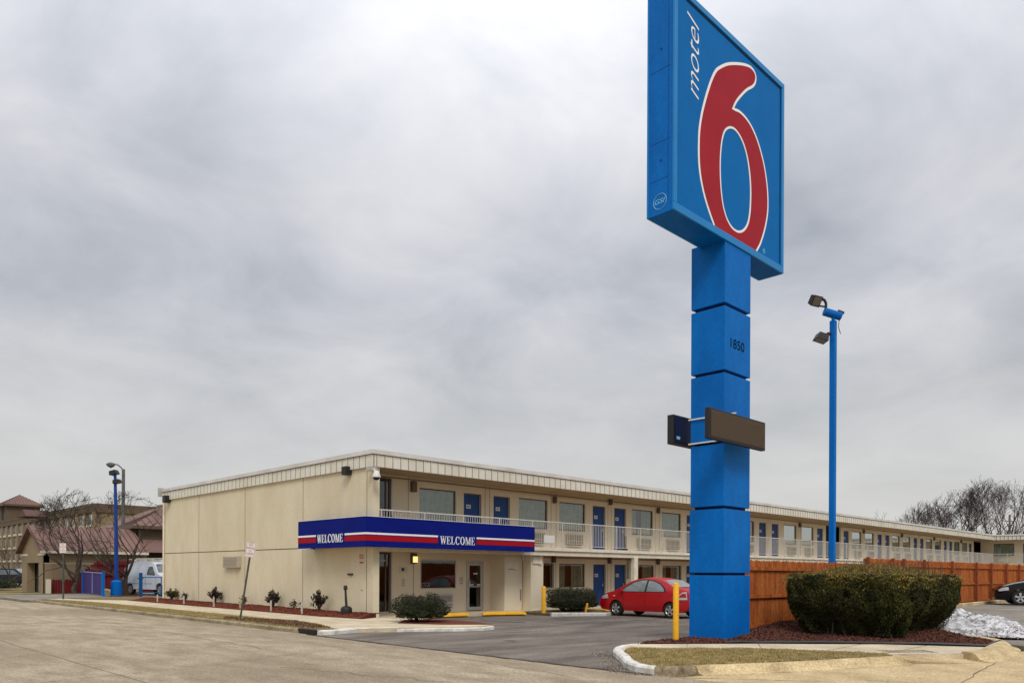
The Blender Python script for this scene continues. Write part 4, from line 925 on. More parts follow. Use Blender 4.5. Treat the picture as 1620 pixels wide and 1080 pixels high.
# message boards strapped to the pillar
for (y0, y1, xa, xb, za, zb, face) in ((8.86, 8.98, 14.72, 17.22, 4.46, 5.13, -1), (10.60, 10.78, 15.97, 18.1, 4.69, 5.40, 1)):
    bd = MB().box(xa, y0, za, xb, y1, zb).build('message_board', black_m, sign, bevel=0.01)
    if face < 0:
        MB().box(xa+0.05, y0-0.012, za+0.05, xb-0.04, y0-0.002, zb-0.05).build('led_face', led_m, bd)
        dots = MB(); nx, nz = 84, 22
        for i in range(nx):
            for k in range(nz):
                x = xa+0.08+i*(xb-xa-0.14)/nx; z = za+0.075+k*(zb-za-0.14)/nz
                dots.box(x, y0-0.0175, z, x+0.015, y0-0.0125, z+0.013)
        dots.build('led_grid', mat('led_amber', (0.12, 0.082, 0.05), rough=0.6), bd)
    else:
        MB().box(xa+0.06, y0-0.012, za+0.06, xb-0.05, y0-0.002, zb-0.05).build('back_panel', mat('back_navy', (0.006, 0.014, 0.05), rough=0.35), bd)
        MB().box(xa+0.12, y0-0.02, za+0.12, xa+0.26, y0-0.0125, za+0.19).build('rating_label', pale, bd)
str_ = MB()
for z in (5.20, 4.62):
    str_.box(PX-0.04, 8.985, z, PX-0.02, 10.24, z+0.03)
str_.build('mounting_strap', plate_m, sign)

# ------------------------------------------------------------------ wooden fences
def fence_run(root, x0, x1, Y, ztop0, ztop1, H, m, pm, rails=True, seed=1, board=0.14, posts=None, post_side=-1, stagger=0.0):
    r = random.Random(seed); bd = MB(); x = x0
    def zt(x): return ztop0+(ztop1-ztop0)*(x-x0)/(x1-x0)
    while x < x1:
        w_ = min(board-0.008, x1-x); t = zt(x)+r.uniform(-0.012, 0.012); yo = r.uniform(-0.004, 0.004); b = zt(x)-H
        bd.plate([(x, Y+yo, b), (x+w_, Y+yo, b), (x+w_, Y+yo, t-0.04), (x+w_-0.035, Y+yo, t), (x+0.035, Y+yo, t), (x, Y+yo, t-0.04)], (0, 1, 0), 0.018)
        x += board
    bd.build('boards', m, root)
    for dz in (0.22, 0.95, H-0.20) if rails else ():
        n = max(1, int((x1-x0)/2.4))
        q = MB(); z0 = ztop0-dz; z1 = ztop1-dz
        q.plate([(x0, Y-0.06, z0-0.045), (x1, Y-0.06, z1-0.045), (x1, Y-0.06, z1+0.045), (x0, Y-0.06, z0+0.045)], (0, 1, 0), 0.045); q.build('rail', m, root)
    for px in posts or ():
        MB().box(px-0.06, Y-0.15, zt(px)-H, px+0.06, Y-0.065, zt(px)+0.03).build('post', pm, root)
fA = empty('wooden_fence', (17.4, 9.95, 0), 0, 'reddish brown board fence starting behind the blue pillar and running behind the clipped hedge', 'fence', 'reddish brown wooden fences')
fence_run(fA, 17.35, 27.4, 9.98, 1.90, 1.88, 1.93, wood_fence, fence_post_m, posts=[17.45, 27.3])
fB = empty('wooden_fence', (27.5, 10.4, 0.1), 0, 'taller reddish brown board fence with posts, stepping up beyond the hedge towards the black car', 'fence', 'reddish brown wooden fences')
fence_run(fB, 27.4, 58.0, 10.45, 2.10, 2.06, 1.93, wood_fence, fence_post_m, posts=[27.5, 29.9, 31.0, 33.3, 36.9, 40.5, 43.0, 45.8, 48.4, 51, 54], seed=4)

# ------------------------------------------------------------------ foliage
def shell_points(fn, n, seed):
    r = random.Random(seed); out = []
    while len(out) < n:
        p = fn(r)
        if p is not None: out.append(p)
    return out
hx0, hx1, hy0, hy1 = 18.55, 22.7, 6.05, 9.15
def hedge_pt(r, top=False):
    # rounded box with undercut foot and softly lumpy skin
    u, v, h = r.random(), r.random(), r.random()
    q = r.random(); dep = 0.30*r.random()**2.5
    if top:
        x = hx0+u*(hx1-hx0); y = hy0+v*(hy1-hy0); ex = min(u, 1-u)*(hx1-hx0); ey = min(v, 1-v)*(hy1-hy0)
        z = 1.50+0.26*sm(min(ex, ey)/1.5)-0.05*math.exp(-min(ex, ey)/0.12); z += 0.07*mnoise.noise(Vector((x*1.4, y*1.4, 4)))+0.03*mnoise.noise(Vector((x*5, y*5, 4))) - dep
        if r.random() < 0.05: z += r.uniform(0, 0.13)
        return (x, y, z)
    z = 0.10+h*(1.40+0.10*mnoise.noise(Vector((u*9, v*9, 3.3))))
    if q < 0.42: x, y, nx, ny = hx0, hy0+v*(hy1-hy0), -1, 0
    elif q < 0.82: x, y, nx, ny = hx0+u*(hx1-hx0), hy0, 0, -1
    elif q < 0.9: x, y, nx, ny = hx1, hy0+v*(hy1-hy0), 1, 0
    else: x, y, nx, ny = hx0+u*(hx1-hx0), hy1, 0, 1
    und = 0.66*(1-sm((z-0.02)/0.95))+0.10*sm((z-1.25)/0.3)
    lump = 0.13*mnoise.noise(Vector((x*1.5, y*1.5, z*1.5)))+0.06*mnoise.noise(Vector((x*4, y*4, z*4)))
    d = -und+lump-dep
    cxm, cym = (hx0+hx1)/2, (hy0+hy1)/2
    x += nx*d; y += ny*d
    # round plan corners
    x = cxm+(x-cxm)*(1-0.0); kx = abs(x-cxm)/((hx1-hx0)/2); ky = abs(y-cym)/((hy1-hy0)/2)
    if kx > 0.8 and ky > 0.8:
        c = 1-0.10*((kx-0.8)/0.2)*((ky-0.8)/0.2); x = cxm+(x-cxm)*c; y = cym+(y-cym)*c
    if nx: y = cym+(y-cym)*(1-und*0.5/((hy1-hy0)/2))
    if ny: x = cxm+(x-cxm)*(1-und*0.5/((hx1-hx0)/2))
    return (x, y, z)
hedge = empty('hedge', ((hx0+hx1)/2, (hy0+hy1)/2, 0), 0, 'large box-clipped evergreen hedge with golden tips on the dark mulch bed', 'hedge')
side = shell_points(lambda r: hedge_pt(r), 90000, 21)
holes = lambda p: mnoise.noise(Vector((p[0]*3.1, p[1]*3.1, p[2]*3.1+9))) > -0.6
leaves('foliage', hedge_m, [p for p in side if holes(p)], 0.062, hedge, seed=22, aspect=0.42)
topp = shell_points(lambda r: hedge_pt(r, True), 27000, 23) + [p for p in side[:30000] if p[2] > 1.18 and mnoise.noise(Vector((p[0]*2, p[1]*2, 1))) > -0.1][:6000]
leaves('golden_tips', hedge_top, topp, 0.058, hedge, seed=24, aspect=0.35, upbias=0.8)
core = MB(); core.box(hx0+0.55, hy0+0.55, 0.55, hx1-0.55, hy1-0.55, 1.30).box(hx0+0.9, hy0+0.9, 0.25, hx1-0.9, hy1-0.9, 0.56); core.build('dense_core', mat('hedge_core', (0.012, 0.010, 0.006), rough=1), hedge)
tw = MB(); r = random.Random(5)
for k in range(60):
    x = r.uniform(hx0+0.5, hx1-0.4); y = r.uniform(hy0+0.45, hy1-0.4); tw.tube([(x, y, 0.0), (x+r.uniform(-.1, .1), y+r.uniform(-.1, .1), 0.3), (x+r.uniform(-.35, .35), y+r.uniform(-.35, .35), 0.75)], [0.022, 0.017, 0.008], 5)
for k in range(170):
    x = r.uniform(hx0, hx1); y = r.uniform(hy0, hy1); tw.tube([(x, y, 1.45), (x+r.uniform(-.05, .05), y+r.uniform(-.05, .05), 1.72+r.random()*0.12), (x+r.uniform(-.14, .14), y+r.uniform(-.14, .14), 1.80+r.random()*0.16)], [0.006, 0.005, 0.002], 4)
tw.build('stems', mat('hedge_stem', (0.09, 0.06, 0.04), rough=1), hedge)

def bush(name, cx, cy, rx, ry, h, z0, n, size, m, label, cat, group=None, seed=1, lumps=0.22, twigs=30, shape=0.55):
    root = empty(name, (cx, cy, z0), 0, label, cat, group); r = random.Random(seed); pts = []
    for k in range(n):
        t = r.uniform(0, 2*PI); w_ = r.uniform(-0.55, 1); rr = math.sqrt(max(0, 1-w_*w_))**shape
        d = 1+lumps*mnoise.noise(Vector((math.cos(t)*2.2+seed, math.sin(t)*2.2, w_*2.2)))*1.6-0.25*r.random()**2
        pts.append((cx+rx*math.cos(t)*rr*d, cy+ry*math.sin(t)*rr*d, z0+h*0.38+h*0.60*w_*(d if w_ > 0 else 0.62)))
    leaves('foliage', m, pts, size, root, seed=seed+1, aspect=0.42)
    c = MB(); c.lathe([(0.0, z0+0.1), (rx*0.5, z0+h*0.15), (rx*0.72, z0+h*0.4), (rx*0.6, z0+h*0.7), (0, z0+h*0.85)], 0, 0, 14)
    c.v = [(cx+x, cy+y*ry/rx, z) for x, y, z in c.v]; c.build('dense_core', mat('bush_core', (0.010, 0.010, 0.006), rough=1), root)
    t_ = MB()
    for k in range(twigs):
        a = r.uniform(0, 2*PI); q = r.random()**0.5; x = cx+rx*q*math.cos(a); y = cy+ry*q*math.sin(a)
        t_.tube([(cx+(x-cx)*.4, cy+(y-cy)*.4, z0), (x, y, z0+h*0.7*(1-q*0.3)), (x+r.uniform(-.06, .06), y+r.uniform(-.06, .06), z0+h*(1.0-q*0.25)+r.random()*0.18)], [0.012, 0.008, 0.003], 4)
    t_.build('twigs', twig_m, root); return root
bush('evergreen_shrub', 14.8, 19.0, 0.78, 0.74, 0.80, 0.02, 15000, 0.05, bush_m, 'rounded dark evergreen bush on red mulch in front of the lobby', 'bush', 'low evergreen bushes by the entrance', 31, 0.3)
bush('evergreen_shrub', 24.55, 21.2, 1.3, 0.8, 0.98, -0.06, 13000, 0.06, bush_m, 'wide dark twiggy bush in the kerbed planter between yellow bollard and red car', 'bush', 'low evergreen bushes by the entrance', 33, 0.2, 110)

# small plants and white stakes in the mulch bed
pl = [(15.0, 39.2, 0.62, 0.35, 'yellowish leafy shrub at the far end of the mulch bed by the downspout', 1.0), (14.9, 37.3, 0.45, 0.16, 'sparse pale twiggy plant, farthest of the thin ones along the end wall', 0.25),
      (14.95, 34.1, 0.78, 0.36, 'dark reddish shrub under the left half of the end wall', 1.0), (14.95, 31.2, 0.5, 0.22, 'thin bare grey plant between two dark shrubs under the wall vent', 0.15),
      (14.9, 28.6, 0.75, 0.34, 'dark shrub just right of the leaning sign post', 1.0), (14.9, 26.9, 0.42, 0.26, 'bare grey twiggy plant right of the leaning sign post', 0.12), (14.9, 25.1, 0.80, 0.30, 'upright dark shrub nearest the smoking receptacle', 0.8)]
for i, (x, y, h, rr, lab, dens) in enumerate(pl):
    root = empty('small_shrub', (x, y, 0.1), 0, lab, 'shrub', 'small shrubs along the end wall'); r = random.Random(60+i); t_ = MB(); tips = []; rr *= 1.15
    for k in range(30):
        a = r.uniform(0, 2*PI); q = r.random(); p = (x+rr*q*math.cos(a)*0.95, y+rr*q*math.sin(a), 0.1+h*(0.45+0.55*r.random())*(1-0.3*q))
        mid = (x+(p[0]-x)*.4, y+(p[1]-y)*.4, 0.1+(p[2]-0.1)*.55); t_.tube([(x, y, 0.08), mid, p], [0.010, 0.006, 0.003], 4)
        for j in range(int(36*dens)): f = r.random()**0.6; tips.append((mid[0]+(p[0]-mid[0])*f+r.gauss(0, .03), mid[1]+(p[1]-mid[1])*f+r.gauss(0, .03), mid[2]+(p[2]-mid[2])*f+r.gauss(0, .03)))
    t_.build('stems', twig_m if dens > 0.5 else mat('pale_twig', (0.20, 0.16, 0.11), rough=1), root)
    lm = mat('shrub_leaf_dark', (0.025, 0.022, 0.013), (0.05, 0.03, 0.02), scale=6, rough=0.7) if i else mat('shrub_leaf_olive', (0.10, 0.085, 0.02), (0.05, 0.05, 0.015), scale=6, rough=0.7)
    if tips: leaves('leaves', lm, tips, 0.075, root, seed=70+i, aspect=0.5)
stake_m = mat('stake_white', (0.55, 0.52, 0.45), (0.42, 0.38, 0.31), scale=9, rough=0.8)
stk = [(14.25, 39.0, 0.40, 'beside the yellowish shrub at the far end'), (14.25, 35.8, 0.42, 'next to the first thin plant'), (14.25, 32.6, 0.45, 'in front of the dark reddish shrub'), (14.3, 30.2, 0.42, 'wooden coloured, just left of the leaning sign post'), (14.25, 27.5, 0.44, 'first one right of the leaning sign post'), (14.2, 25.1, 0.46, 'in front of the upright dark shrub')]
for i, (x, y, h, lab) in enumerate(stk):
    s_ = MB().box(x-0.025, y-0.025, 0.0, x+0.025, y+0.025, h-0.03).box(x-0.018, y-0.018, h-0.03, x+0.018, y+0.018, h).build('garden_stake', stake_m if i != 3 else kerb_warm)
    tag(s_, 'short pale stake in the red mulch, '+lab, 'stake', 'stakes in the mulch bed')

# smoking receptacle by the corner
ash = empty('smoking_receptacle', (15.05, 23.0, 0.1), 0, 'black long-necked cigarette bin on the mulch by the building corner', 'ash bin')
MB().lathe([(0.0, 0.03), (0.19, 0.03), (0.20, 0.10), (0.20, 0.26), (0.17, 0.32), (0.08, 0.36), (0.0, 0.37)], 14.75, 23.05, 18).build('base_bin', black_m, ash, smooth=True)
MB().tube([(14.75, 23.05, 0.34), (14.75, 23.12, 0.95)], [0.045, 0.035], 10).tube([(14.75, 23.10, 0.93), (14.75, 23.13, 1.06)], [0.075, 0.06], 12).build('neck', black_m, ash)

# bollards, parking stops
def bollard(x, y, z0, h, rr, lab, tilt=0.0, g_='yellow bollards'):
    o = MB().lathe([(0.0, h+0.02), (rr*0.6, h+0.012), (rr, h-0.02), (rr, -0.1)], 0, 0, 20).build('bollard', yellow_m, smooth=True)
    o.location = (x, y, z0); o.rotation_euler = (tilt, 0, 0); return tag(o, lab, 'bollard', g_)
bollard(15.08, 9.92, 0.02, 1.30, 0.066, 'tall yellow steel bollard on the island kerb left of the blue pillar')
bollard(22.55, 21.0, -0.13, 1.12, 0.085, 'yellow bollard at the left end of the planter bush near the lobby')
bollard(24.05, 20.1, -0.1, 0.42, 0.045, 'stubby pale leaning peg in the planter in front of the dark bush', 0.25)
def stop(cx, cy, rz, lab):
    o = MB(); L = 0.9; pr = []
    for x in (-L, -L+0.14, L-0.14, L):
        s_ = 1.0 if abs(x) < L-0.01 else 0.72
        pr.append([(x, -0.09, 0.035 if abs(x) > 0.3 else 0.0), (x, -0.085*s_, 0.07), (x, -0.05*s_, 0.135*s_), (x, 0.05*s_, 0.135*s_), (x, 0.085*s_, 0.07), (x, 0.09, 0.0)])
    vs = [p for row in pr for p in row]; fs = []
    for i in range(3):
        for k in range(6): fs.append((i*6+k, i*6+(k+1) % 6, (i+1)*6+(k+1) % 6, (i+1)*6+k))
    fs.append(tuple(range(5, -1, -1))); fs.append(tuple(range(18, 24))); o.add(vs, fs)
    ob = o.build('parking_stop', yellow_m, fix=True, bevel=0.012); ob.location = (cx, cy, z_lot(cx, cy)+0.004); ob.rotation_euler = (0, 0, rz); ob.scale = (1, 1.15, 1.25)
    return tag(ob, lab, 'parking stop', 'yellow parking stops')
stop(18.55, 22.05, -0.02, 'yellow concrete parking stop half hidden behind the round bush')
stop(21.05, 21.7, -0.42, 'yellow concrete parking stop in front of the lobby door and column')

# snow pile
sp = []; n = 130; fs = []
def snow_z(x, y):
    u = (x-24.3)*0.80+(y-6.1)*0.0; a = math.exp(-((x-24.4-0.25*(y-6))/1.05)**2-((y-7.3)/1.5)**2)*0.62 + math.exp(-((x-23.3)/0.8)**2-((y-5.6)/0.9)**2)*0.38 + math.exp(-((x-22.6)/0.7)**2-((y-6.9)/0.8)**2)*0.26
    return a + 0.16*a*mnoise.noise(Vector((x*2.2, y*2.2, 0))) + min(1, a*3)*(0.09*mnoise.noise(Vector((x*6, y*6, 3))) + 0.05*mnoise.noise(Vector((x*15, y*15, 3)))) - 0.04
for i in range(n+1):
    for k in range(n+1):
        x = 21.6+5.6*i/n; y = 3.9+6.0*k/n; sp.append((x, y, 0.02+snow_z(x, y)+max(0, z_side(x, y))))
for i in range(n):
    for k in range(n): fs.append((i*(n+1)+k, (i+1)*(n+1)+k, (i+1)*(n+1)+k+1, i*(n+1)+k+1))
sm_ = MB(); sm_.add(sp, [f for f in fs if max(snow_z(sp[q][0], sp[q][1]) for q in f) > -0.012])
r = random.Random(77); gp2 = []
while len(gp2) < 4200:
    x = r.uniform(21.8, 27); y = r.uniform(4.2, 9.7); zz_ = snow_z(x, y)
    if -0.05 < zz_ and mnoise.noise(Vector((x*1.3, y*1.3, 8))) > -0.05+zz_*0.3: gp2.append((x, y, 0.03+max(zz_, -0.02)+max(0, z_side(x, y))))
o = leaves('snow_grit', grit, gp2, 0.045, seed=78, aspect=0.6); tag(o, 'dark grit and leaf bits strewn over the melting snow', 'grit', kind='stuff')
so_ = sm_.build('snow_pile', snow_m, smooth=True); tag(so_, 'dirty melting snow pile beside the big hedge at the side lot', 'snow pile')

# ------------------------------------------------------------------ lamp posts
def flood_head(root, m1, x, y, z, ax, az, s=1.0, pm=black_m):
    """rectangular flood lamp: ax = heading of the glass, az = downward tilt"""
    M = Matrix.Translation((x, y, z)) @ Matrix.Rotation(ax, 4, 'Z') @ Matrix.Rotation(az, 4, 'Y')
    h = MB(); h.add([M @ Vector(p) for p in [(0.0, -0.2*s, -0.16*s), (0.22*s, -0.23*s, -0.20*s), (0.22*s, 0.23*s, -0.20*s), (0, 0.2*s, -0.16*s), (0, -0.2*s, 0.16*s), (0.22*s, -0.23*s, 0.20*s), (0.22*s, 0.23*s, 0.20*s), (0, 0.2*s, 0.16*s)]],
                    [(0, 3, 2, 1), (4, 5, 6, 7), (0, 1, 5, 4), (1, 2, 6, 5), (2, 3, 7, 6), (3, 0, 4, 7)])
    ho = h.build('lamp_head', m1, root)
    l = MB(); l.add([M @ Vector(p) for p in [(0.225*s, -0.19*s, -0.16*s), (0.225*s, 0.19*s, -0.16*s), (0.225*s, 0.19*s, 0.16*s), (0.225*s, -0.19*s, 0.16*s)]], [(0, 1, 2, 3)]); l.build('lens', mat('flood_lens', (0.12, 0.105, 0.09), rough=0.15), ho)
# lamp post in the middle of the lot behind the fence
LXp, LYp = 25.05, 10.55
lp = empty('lamp_post', (LXp, LYp, 0), 0, 'tall bright blue square lamp post with black floodlights behind the hedge', 'lamp post', 'blue lamp posts')
MB().box(LXp-0.09, LYp-0.09, -0.1, LXp+0.09, LYp+0.09, 9.75).build('pole', pylon_blue, lp, bevel=0.02)
Rr = Vector((rt.x, rt.y, 0))
bp_ = Vector((LXp, LYp, 9.95)); t1 = MB().tube([bp_-Rr*0.30+Vector((0, 0, 0.1)), bp_+Rr*0.25+Vector((0, 0, -0.06))], 0.13, 12); t1.tube([(LXp, LYp, 9.7), (LXp, LYp, 9.9)], 0.06, 8); t1.build('crossbar', pylon_blue, lp)
a1 = bp_-Rr*0.24+Vector((0, 0, 0.15)); ar = MB().tube([a1, a1+Vector((0, 0, 0.22)), a1-Rr*0.05+Vector((0, 0, 0.32)), a1-Rr*0.28+Vector((0, 0, 0.42))], 0.045, 8)
ar.tube([a1+Vector((0, 0, 0.1)), a1-Rr*0.3+Vector((0, 0, 0.15))], 0.03, 6); ar.tube([bp_+Rr*0.15+Vector((0, 0, 0.12)), bp_+Rr*0.34+Vector((0, 0, 0.05))], 0.05, 8)
ar.build('lamp_arm', black_m, lp); ar = MB(); ar.tube([(LXp, LYp, 9.35), (LXp-Rr.x*0.2, LYp-Rr.y*0.2, 9.32)], 0.06, 8); ar.build('lamp_arm', black_m, lp)
wi = MB().tube([bp_+Rr*0.2+Vector((0, 0, -0.1)), bp_+Rr*0.17+Vector((0, 0, -0.4)), bp_+Rr*0.24+Vector((0, 0, -0.62))], 0.012, 4); wi.build('loose_wire', black_m, lp)
c1 = a1-Rr*0.42+Vector((0, 0, 0.33)); flood_head(lp, black_m, c1.x, c1.y, c1.z, YAW+math.radians(180)+0.5, 0.55, 0.85)
c2 = Vector((LXp, LYp, 9.22))-Rr*0.50; flood_head(lp, black_m, c2.x+Rr.x*0.15, c2.y+Rr.y*0.15, c2.z+0.08, math.atan2(-Rr.y, -Rr.x), 1.25, 0.95)
# lamp post with a barrel base by the gate
ax_, ay_ = 16.04, 50.55
lq = empty('lamp_post', (ax_, ay_, 0), 0, 'blue lamp post with thick round blue base beside the trees left of the building', 'lamp post', 'blue lamp posts')
MB().tube([(ax_, ay_, 0.85), (ax_-0.03, ay_+0.0, 4.0), (ax_-0.10, ay_+0.0, 7.4)], [0.13, 0.11, 0.085], 10).build('pole', mat('pole_deep_blue', (0.002, 0.035, 0.20), (0.003, 0.06, 0.3), scale=0.5, rough=0.5), lq)
MB().lathe([(0.0, 0.98), (0.15, 0.97), (0.22, 0.90), (0.31, 0.86), (0.32, -0.05)], ax_, ay_, 22).build('base_barrel', pylon_blue, lq, smooth=False)
ar = MB().tube([(ax_-0.10, ay_, 7.35), (ax_-0.10, ay_, 7.6)], 0.06, 8); ar.build('lamp_arm', black_m, lq)
c_ = Vector((ax_-0.1, ay_, 7.62)); flood_head(lq, black_m, c_.x-Rr.x*0.1, c_.y-Rr.y*0.1, c_.z, math.atan2(Rr.y, Rr.x), 1.3, 1.1); flood_head(lq, black_m, c_.x+Rr.x*0.1, c_.y+Rr.y*0.1, c_.z-0.55, math.atan2(Rr.y, Rr.x), 1.35, 1.0)
# cobra-head street light farther back
gx, gy = 20.75, 63.9
sl2 = empty('street_lamp', (gx, gy, 0), 0, 'grey cobra-head street light rising behind the bare trees', 'street lamp')
MB().tube([(gx, gy, -0.1), (gx, gy, 9.4)], [0.16, 0.12], 10).build('pole', street_pole, sl2)
MB().tube([(gx, gy, 9.2), (gx-Rr.x*0.15, gy-Rr.y*0.15, 9.5), (gx-Rr.x*0.45, gy-Rr.y*0.45, 9.75), (gx-Rr.x*0.8, gy-Rr.y*0.8, 9.80)], 0.05, 8).build('arm', street_pole, sl2)
hd = MB(); hv = []
for i, (d_, a_, b_) in enumerate([(0.66, 0.05, 0.05), (0.78, 0.16, 0.11), (1.0, 0.20, 0.16), (1.25, 0.14, 0.08), (1.34, 0.03, 0.02)]):
    for k in range(10):
        t = 2*PI*k/10; q = Vector((-Rr.y, Rr.x, 0))*(a_*math.cos(t)); hv.append(Vector((gx, gy, 9.78))-Rr*d_+q+Vector((0, 0, b_*math.sin(t)*(1.0 if math.sin(t) > 0 else 1.9))))
hd.add(hv, [(i*10+k, i*10+(k+1) % 10, (i+1)*10+(k+1) % 10, (i+1)*10+k) for i in range(4) for k in range(10)]); hd.build('lamp_head', street_pole, sl2, smooth=True)

# no-parking signs
def sign_plate(root, M, w_, h_, rows):
    p = MB(); p.add([M @ Vector(q) for q in [(-w_/2, 0, 0), (w_/2, 0, 0), (w_/2, 0, h_), (-w_/2, 0, h_), (-w_/2, 0.004, 0), (w_/2, 0.004, 0), (w_/2, 0.004, h_), (-w_/2, 0.004, h_)]], [(0, 1, 2, 3), (7, 6, 5, 4), (0, 4, 5, 1), (1, 5, 6, 2), (2, 6, 7, 3), (3, 7, 4, 0)])
    po = p.build('sign_plate', plate_m, root)
    b = MB()
    for z0, z1 in ((0.015, 0.022), (h_-0.022, h_-0.015)): b.add([M @ Vector(q) for q in [(-w_/2+.015, -0.002, z0), (w_/2-.015, -0.002, z0), (w_/2-.015, -0.002, z1), (-w_/2+.015, -0.002, z1)]], [(0, 1, 2, 3)])
    for s_ in (-1, 1): b.add([M @ Vector(q) for q in [(s_*(w_/2-.018)-.004, -0.002, .015), (s_*(w_/2-.018)+.004, -0.002, .015), (s_*(w_/2-.018)+.004, -0.002, h_-.015), (s_*(w_/2-.018)-.004, -0.002, h_-.015)]], [(0, 1, 2, 3)])
    b.build('sign_border', mark_red, po)
    du = (M.to_3x3() @ Vector((1, 0, 0))); dv = (M.to_3x3() @ Vector((0, 0, 1))); nn = (M.to_3x3() @ Vector((0, -1, 0)))
    for body, z, hh, ww in rows: text_mesh(body, 'sign_text', mark_red, M @ Vector((-ww/2, 0, z)), du, dv, nn, ww, hh, 0, po, th=0.0035)
rows = [('NO', 0.36, 0.065, 0.13), ('PARKING', 0.26, 0.065, 0.27), ('TO', 0.165, 0.055, 0.10), ('CORNER', 0.08, 0.06, 0.24)]
lx_, ly_ = 11.28, 23.82
ns = empty('no_parking_sign', (lx_, ly_, 0), 0, 'leaning green-grey post with small red and white parking sign on the grass verge', 'sign', 'small parking signs on posts')
tv = Vector((rt.x, rt.y, 0))*0.150+Vector((0, 0, 1)); tv.normalize()
base = Vector((lx_, ly_, 0)); top = base+tv*2.52
pb = MB(); sd3 = Vector((rt.x, rt.y, 0))*0.03; pb.tube([base+sd3*0, base+tv*2.5], 0.034, 4); pb.build('post', galv, ns)
MB().lathe([(0.0, 0.05), (0.10, 0.05), (0.10, -0.02)], lx_, ly_, 12).build('footing', walk_conc, ns)
xa = Vector((rt.x, rt.y, 0)); xa = (xa - tv*xa.dot(tv)).normalized(); ya = tv.cross(xa); ya = -xa.cross(tv)
ynorm = tv.cross(xa).normalized()
if ynorm.dot(fw) < 0: ynorm = -ynorm
Msg = Matrix(((xa.x, ynorm.x, tv.x, 0), (xa.y, ynorm.y, tv.y, 0), (xa.z, ynorm.z, tv.z, 0), (0, 0, 0, 1)))
pz = base+tv*2.02-ynorm*0.045; Msg = Matrix.Translation(pz) @ Msg @ Matrix.Rotation(-0.05, 4, 'Z')
sign_plate(ns, Msg, 0.32, 0.47, rows)
n2x, n2y = 12.11, 46.58
n2_ = empty('no_parking_sign', (n2x, n2y, 0), 0, 'upright post with small red and white parking sign at the far end of the verge', 'sign', 'small parking signs on posts')
MB().tube([(n2x, n2y, 0), (n2x, n2y, 2.95)], 0.045, 4).build('post', galv, n2_)
M2 = Matrix.Translation((n2x-fw.x*0.06, n2y-fw.y*0.06, 2.48)) @ Matrix(((rt.x, fw.x, 0, 0), (rt.y, fw.y, 0, 0), (0, 0, 1, 0), (0, 0, 0, 1)))
sign_plate(n2_, M2, 0.36, 0.52, [(b_, z*1.1, h_*1.1, w_*1.1) for b_, z, h_, w_ in rows])
MB().box(n2x-0.05, n2y-0.05, 0.9, n2x+0.05, n2y+0.05, 1.25).build('post_tag', galv, n2_)

# ------------------------------------------------------------------ bare trees
def tree(name, x, y, z0, h, seed, label, cat='tree', group=None, spread=0.55, trunk_r=0.2, fork=0.25, depth=6, bm=bark_m, tm=twig_m, limbs=4, up=0.35, twist=0.35, twigrad=0.006, lean=(0, 0), nsub=3, short=0.74, env=None):
    root = empty(name, (x, y, z0), 0, label, cat, group); r = random.Random(seed); tk = MB(); tws = MB()
    def grow(p, d, L, rad, lev):
        n = 4 if lev < 3 else 3; pts = [p]; q = p.copy(); dd = d.copy()
        for i in range(n):
            dd = (dd+Vector((r.gauss(0, 1), r.gauss(0, 1), r.gauss(0, 0.6)))*twist*0.35+Vector((0, 0, up*0.12))).normalized(); q = q+dd*L/n
            if env and lev > 0:
                o_ = Vector(((q.x-x)/env[0], (q.y-y)/env[0], max(0.0, q.z-env[1])/env[2]))
                if o_.length > 1 + r.uniform(-0.12, 0.10): q = pts[-1] + (q-pts[-1])*0.35; pts.append(q.copy()); break
            pts.append(q.copy())
        cut = len(pts)-1 < n; n = len(pts)-1
        r1 = rad*0.62; rr_ = [rad+(r1-rad)*i/n for i in range(n+1)]
        (tk if lev < 3 else tws).tube(pts, rr_, 7 if lev < 2 else (5 if lev < 3 else 3), cap=False)
        if lev >= depth or (cut and lev > 2): return
        k = limbs if lev == 0 else nsub
        for i in range(k):
            f = 1.0 if i == 0 and lev else r.uniform(0.45, 1.0); j_ = min(n, max(1, int(round(f*n)))); bp = pts[j_]
            a = r.uniform(0, 2*PI) if lev else 2*PI*(i+r.uniform(-.3, .3))/k
            side_ = Vector((math.cos(a), math.sin(a), 0)); ang = spread*(0.6+0.8*r.random())*(0.35 if i == 0 and lev else 1)
            nd = (dd*math.cos(ang)+(side_-dd*side_.dot(dd)).normalized()*math.sin(ang)+Vector((0, 0, up*0.25))).normalized()
            grow(bp, nd, L*short*(0.8+0.4*r.random()) if lev else L*r.uniform(0.9, 1.35)*(1-fork)/max(fork, .2)*0.42, max(twigrad, rr_[j_]*(0.72 if i == 0 else 0.58)), lev+1)
    grow(Vector((x, y, z0-0.1)), Vector((lean[0], lean[1], 1)).normalized(), h*fork, trunk_r, 0)
    tk.build('trunk', bm, root, smooth=True); tws.build('twigs', tm, root); return root
tree('bare_tree', 16.9, 51.6, 0, 6.3, 15, 'wide bare crab apple tree with forked trunk beside the blue lamp post', 'tree', 'bare ornamental trees', spread=0.66, trunk_r=0.19, fork=0.26, depth=7, limbs=5, up=0.24, twist=0.6, twigrad=0.010, nsub=3, short=0.82, env=(2.4, 4.3, 2.25))
tree('bare_tree', 15.6, 57.4, 0, 6.6, 41, 'bare spreading tree in front of the gabled hotel porch', 'tree', 'bare ornamental trees', spread=0.66, trunk_r=0.18, fork=0.26, depth=7, limbs=5, up=0.24, twist=0.6, twigrad=0.011, nsub=3, short=0.82, env=(2.6, 4.5, 2.4))
